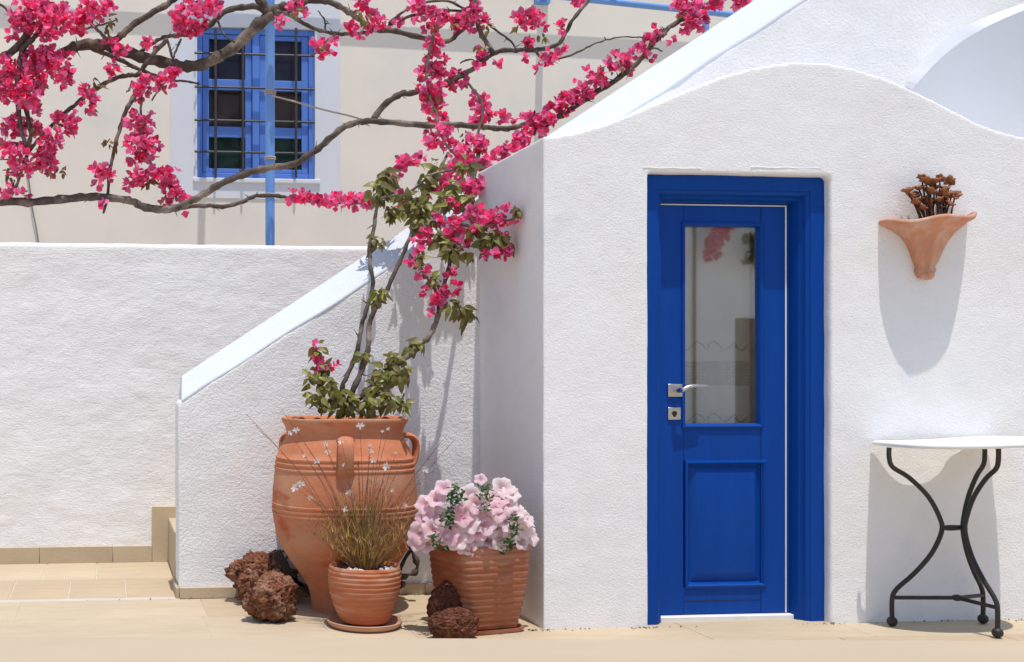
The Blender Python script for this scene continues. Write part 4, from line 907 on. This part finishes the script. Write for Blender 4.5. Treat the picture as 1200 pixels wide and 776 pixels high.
PF = [(518,160,12,10,6.2),(508,170,9,8,6.2),(528,172,8,7,6.2),(560,168,13,14,6.2),(542,182,13,10,6.1),(552,196,11,10,6.0),(530,202,13,11,5.9),(566,196,10,10,5.95),(590,180,11,8,6.1),(598,172,9,8,6.15),(610,164,8,8,6.2),(580,190,7,6,6.0),
 (472,192,10,7,5.7),(484,189,6,5,5.7),(460,208,11,6,5.6),(493,183,4,4,5.8),(506,223,8,8,5.6),(516,214,7,7,5.6),(548,218,8,8,5.5),(562,218,8,8,5.45),
 (346,229,11,9,6.9),(362,232,11,8,6.9),(380,237,11,8,6.85),(397,236,11,9,6.7),(414,236,13,9,6.4),(430,236,10,8,6.0),(468,235,6,9,5.5),(512,258,9,8,5.35),(500,278,9,8,5.3),(493,282,5,5,5.3),(530,240,8,8,5.4),(536,264,11,10,5.2),(528,276,8,7,5.2),(543,284,7,6,5.15),(558,252,10,10,5.1),(562,268,9,8,5.05),(580,254,10,8,5.0),(588,264,8,8,4.97),(572,262,8,8,5.03),(597,245,6,5,4.92),(606,258,4,5,4.92),(580,298,13,7,4.98),(592,294,5,6,4.97),
 (481,308,5,5,5.16),(489,296,4,4,5.16),(495,324,5,5,5.17),(493,340,6,5,5.17),(503,318,5,4,5.17),(516,345,9,7,5.18),(528,325,6,6,5.18),(531,338,7,6,5.17),(512,352,7,6,5.17),(502,366,5,5,5.16),(540,375,6,4,5.17),(368,404,5,4,5.1),(370,423,5,6,5.1),(376,430,4,4,5.1),(388,428,6,4,5.1)]
for a, c, rx, ry, yy in PF: cluster(PBV, a, c, rx, ry, yy, dens=1.5)
PL = [(450,212,13,14,5.55),(446,228,12,12,5.52),(455,250,8,11,5.5),(488,246,17,15,5.4),(495,262,12,13,5.38),(478,236,10,10,5.42),(440,287,8,9,5.38),(500,215,8,14,5.55),(512,203,6,12,5.6),(545,200,7,12,5.7),(530,224,10,10,5.5),(546,236,10,10,5.4),(520,240,9,9,5.4),(528,292,13,12,5.2),(516,280,8,10,5.25),(575,282,17,10,5.0),(588,284,9,10,4.98),(556,270,8,10,5.1),(605,250,4,9,4.92),(444,352,9,11,5.24),(510,335,5,9,5.18),(492,306,6,9,5.16),(527,360,6,6,5.17),(540,364,12,8,5.15),(550,372,6,7,5.15),(548,300,6,6,5.15),
 (370,412,6,9,5.1),(376,438,9,12,5.1),(363,446,6,7,5.08),(385,455,11,13,5.08),(378,475,10,11,5.06),(396,470,9,14,5.1),(366,466,6,10,5.05),(462,424,10,8,5.13),(450,440,13,12,5.12),(440,458,13,10,5.1),(432,476,13,10,5.05),(455,470,12,9,5.04),(474,476,11,7,5.02),(480,408,7,7,5.15),(470,440,10,10,5.1),(490,406,4,4,5.16),(410,478,9,10,5.1),(425,420,3,4,5.15)]
for a, c, rx, ry, yy in PL: leaves(PBV, a, c, rx, ry, yy, n=max(9, int(rx * ry * .27)), size=11.0)

# grit and flakes gathered where the walls meet the paving
b = MB(); rg = random.Random(5)
for px, n, wd_ in ((634, 26, .05), (752, 22, .04), (972, 18, .05), (1193, 16, .05), (700, 14, .25), (1080, 20, .3), (240, 16, .2), (500, 14, .12)):
    yb_ = (Y1 if px > 620 else Y2 - .022) - .004
    q = P(px, 700, yb_)
    for k in range(n): r_ = rg.uniform(.0015, .0055); chip(b, Vector((q.x + rg.gauss(0, wd_), yb_ - abs(rg.gauss(0, .015)), .002 + r_ * .4)), r_, rg)
tag(b.build('wall_foot_grit', mat('dark_grit', (.16, .115, .08), .95, island=.5), smooth=False), 'scattered dark grit and plaster flakes along the foot of the white walls', 'grit', kind='stuff')

# ------------------------------------------------------------------ what the door glass mirrors: the pale house across the courtyard
YO = -6.0
OH = empty('opposite_house', (9.0, YO, 0), 'pale house across the courtyard, mirrored in the door glass', 'house')
b = MB(); dx0, dx1, dz1 = .10, .95, 1.92
b.box((-5, -.3, 0), (dx0, 0, 3.9)); b.box((dx1, -.3, 0), (5, 0, 3.9)); b.box((dx0, -.3, dz1), (dx1, 0, 3.9)); b.build('wall', M_house, OH, smooth=False)
b = MB(); b.box((dx0, -.26, 0), (dx1, -.2, dz1)); b.build('door', mat('brown_varnished_door', (.27, .20, .14), .6, var=((8, .2, 4),)), OH, smooth=False)
b = MB(); b.box((-5.15, -.35, 3.9), (5.15, .08, 3.98)); b.build('coping', M_cap, OH, smooth=False)
b = MB(); b.tube([(-.53, .03, 0), (-.53, .03, 3.9)], .022, 8); b.build('drain_pipe', mat('brown_pipe', (.20, .13, .08), .6), OH)
OB = empty('opposite_bougainvillea', (8.3, YO + .25, 2.2), 'reddish bougainvillea spray mirrored at the top of the door glass', 'vine')
def far_cluster(x, z, r, m, n):
    mb = MB()
    for k in range(n):
        v = Vector((rb_.gauss(0, 1), rb_.gauss(0, 1), rb_.gauss(0, 1))).normalized() * rb_.random() ** .4 * r
        for j in range(3): bract(mb, v, Vector((rb_.uniform(-1, 1), rb_.uniform(-1, 1), rb_.uniform(-1, 1))).normalized(), Vector((rb_.uniform(-1, 1), rb_.uniform(-1, 1), rb_.uniform(-1, 1))), .05)
    tag(mb.build('flower_cluster' if m is M_bract else 'leaf_cluster', m, OB, angle=None, loc=(x - OB.location.x, 0, z - OB.location.z)), kind='stuff')
for x, z, r in ((8.58, 2.84, .09), (8.64, 2.98, .12), (8.72, 3.10, .13), (8.80, 3.24, .14), (8.54, 2.76, .05), (8.70, 2.80, .05), (8.90, 3.36, .14), (9.0, 3.5, .16)): far_cluster(x, z, r, M_bract, int(60 * (r / .1) ** 2))
for x, z, r in ((9.22, 2.80, .10), (9.28, 3.0, .12), (9.14, 3.04, .07), (9.34, 2.66, .09), (9.42, 2.9, .16), (9.12, 2.70, .04)): far_cluster(x, z, r, M_leaf, int(45 * (r / .1) ** 2))
b = MB(); b.tube([(2.6, -.2, -2.2), (2.5, -.1, .2), (2.0, 0, 1.25), (1.2, 0, 1.35), (.7, 0, 1.15), (.42, 0, .85), (.28, 0, .6)], [.05, .045, .035, .025, .018, .012, .006], 8); b.build('branch', M_bark, OB)
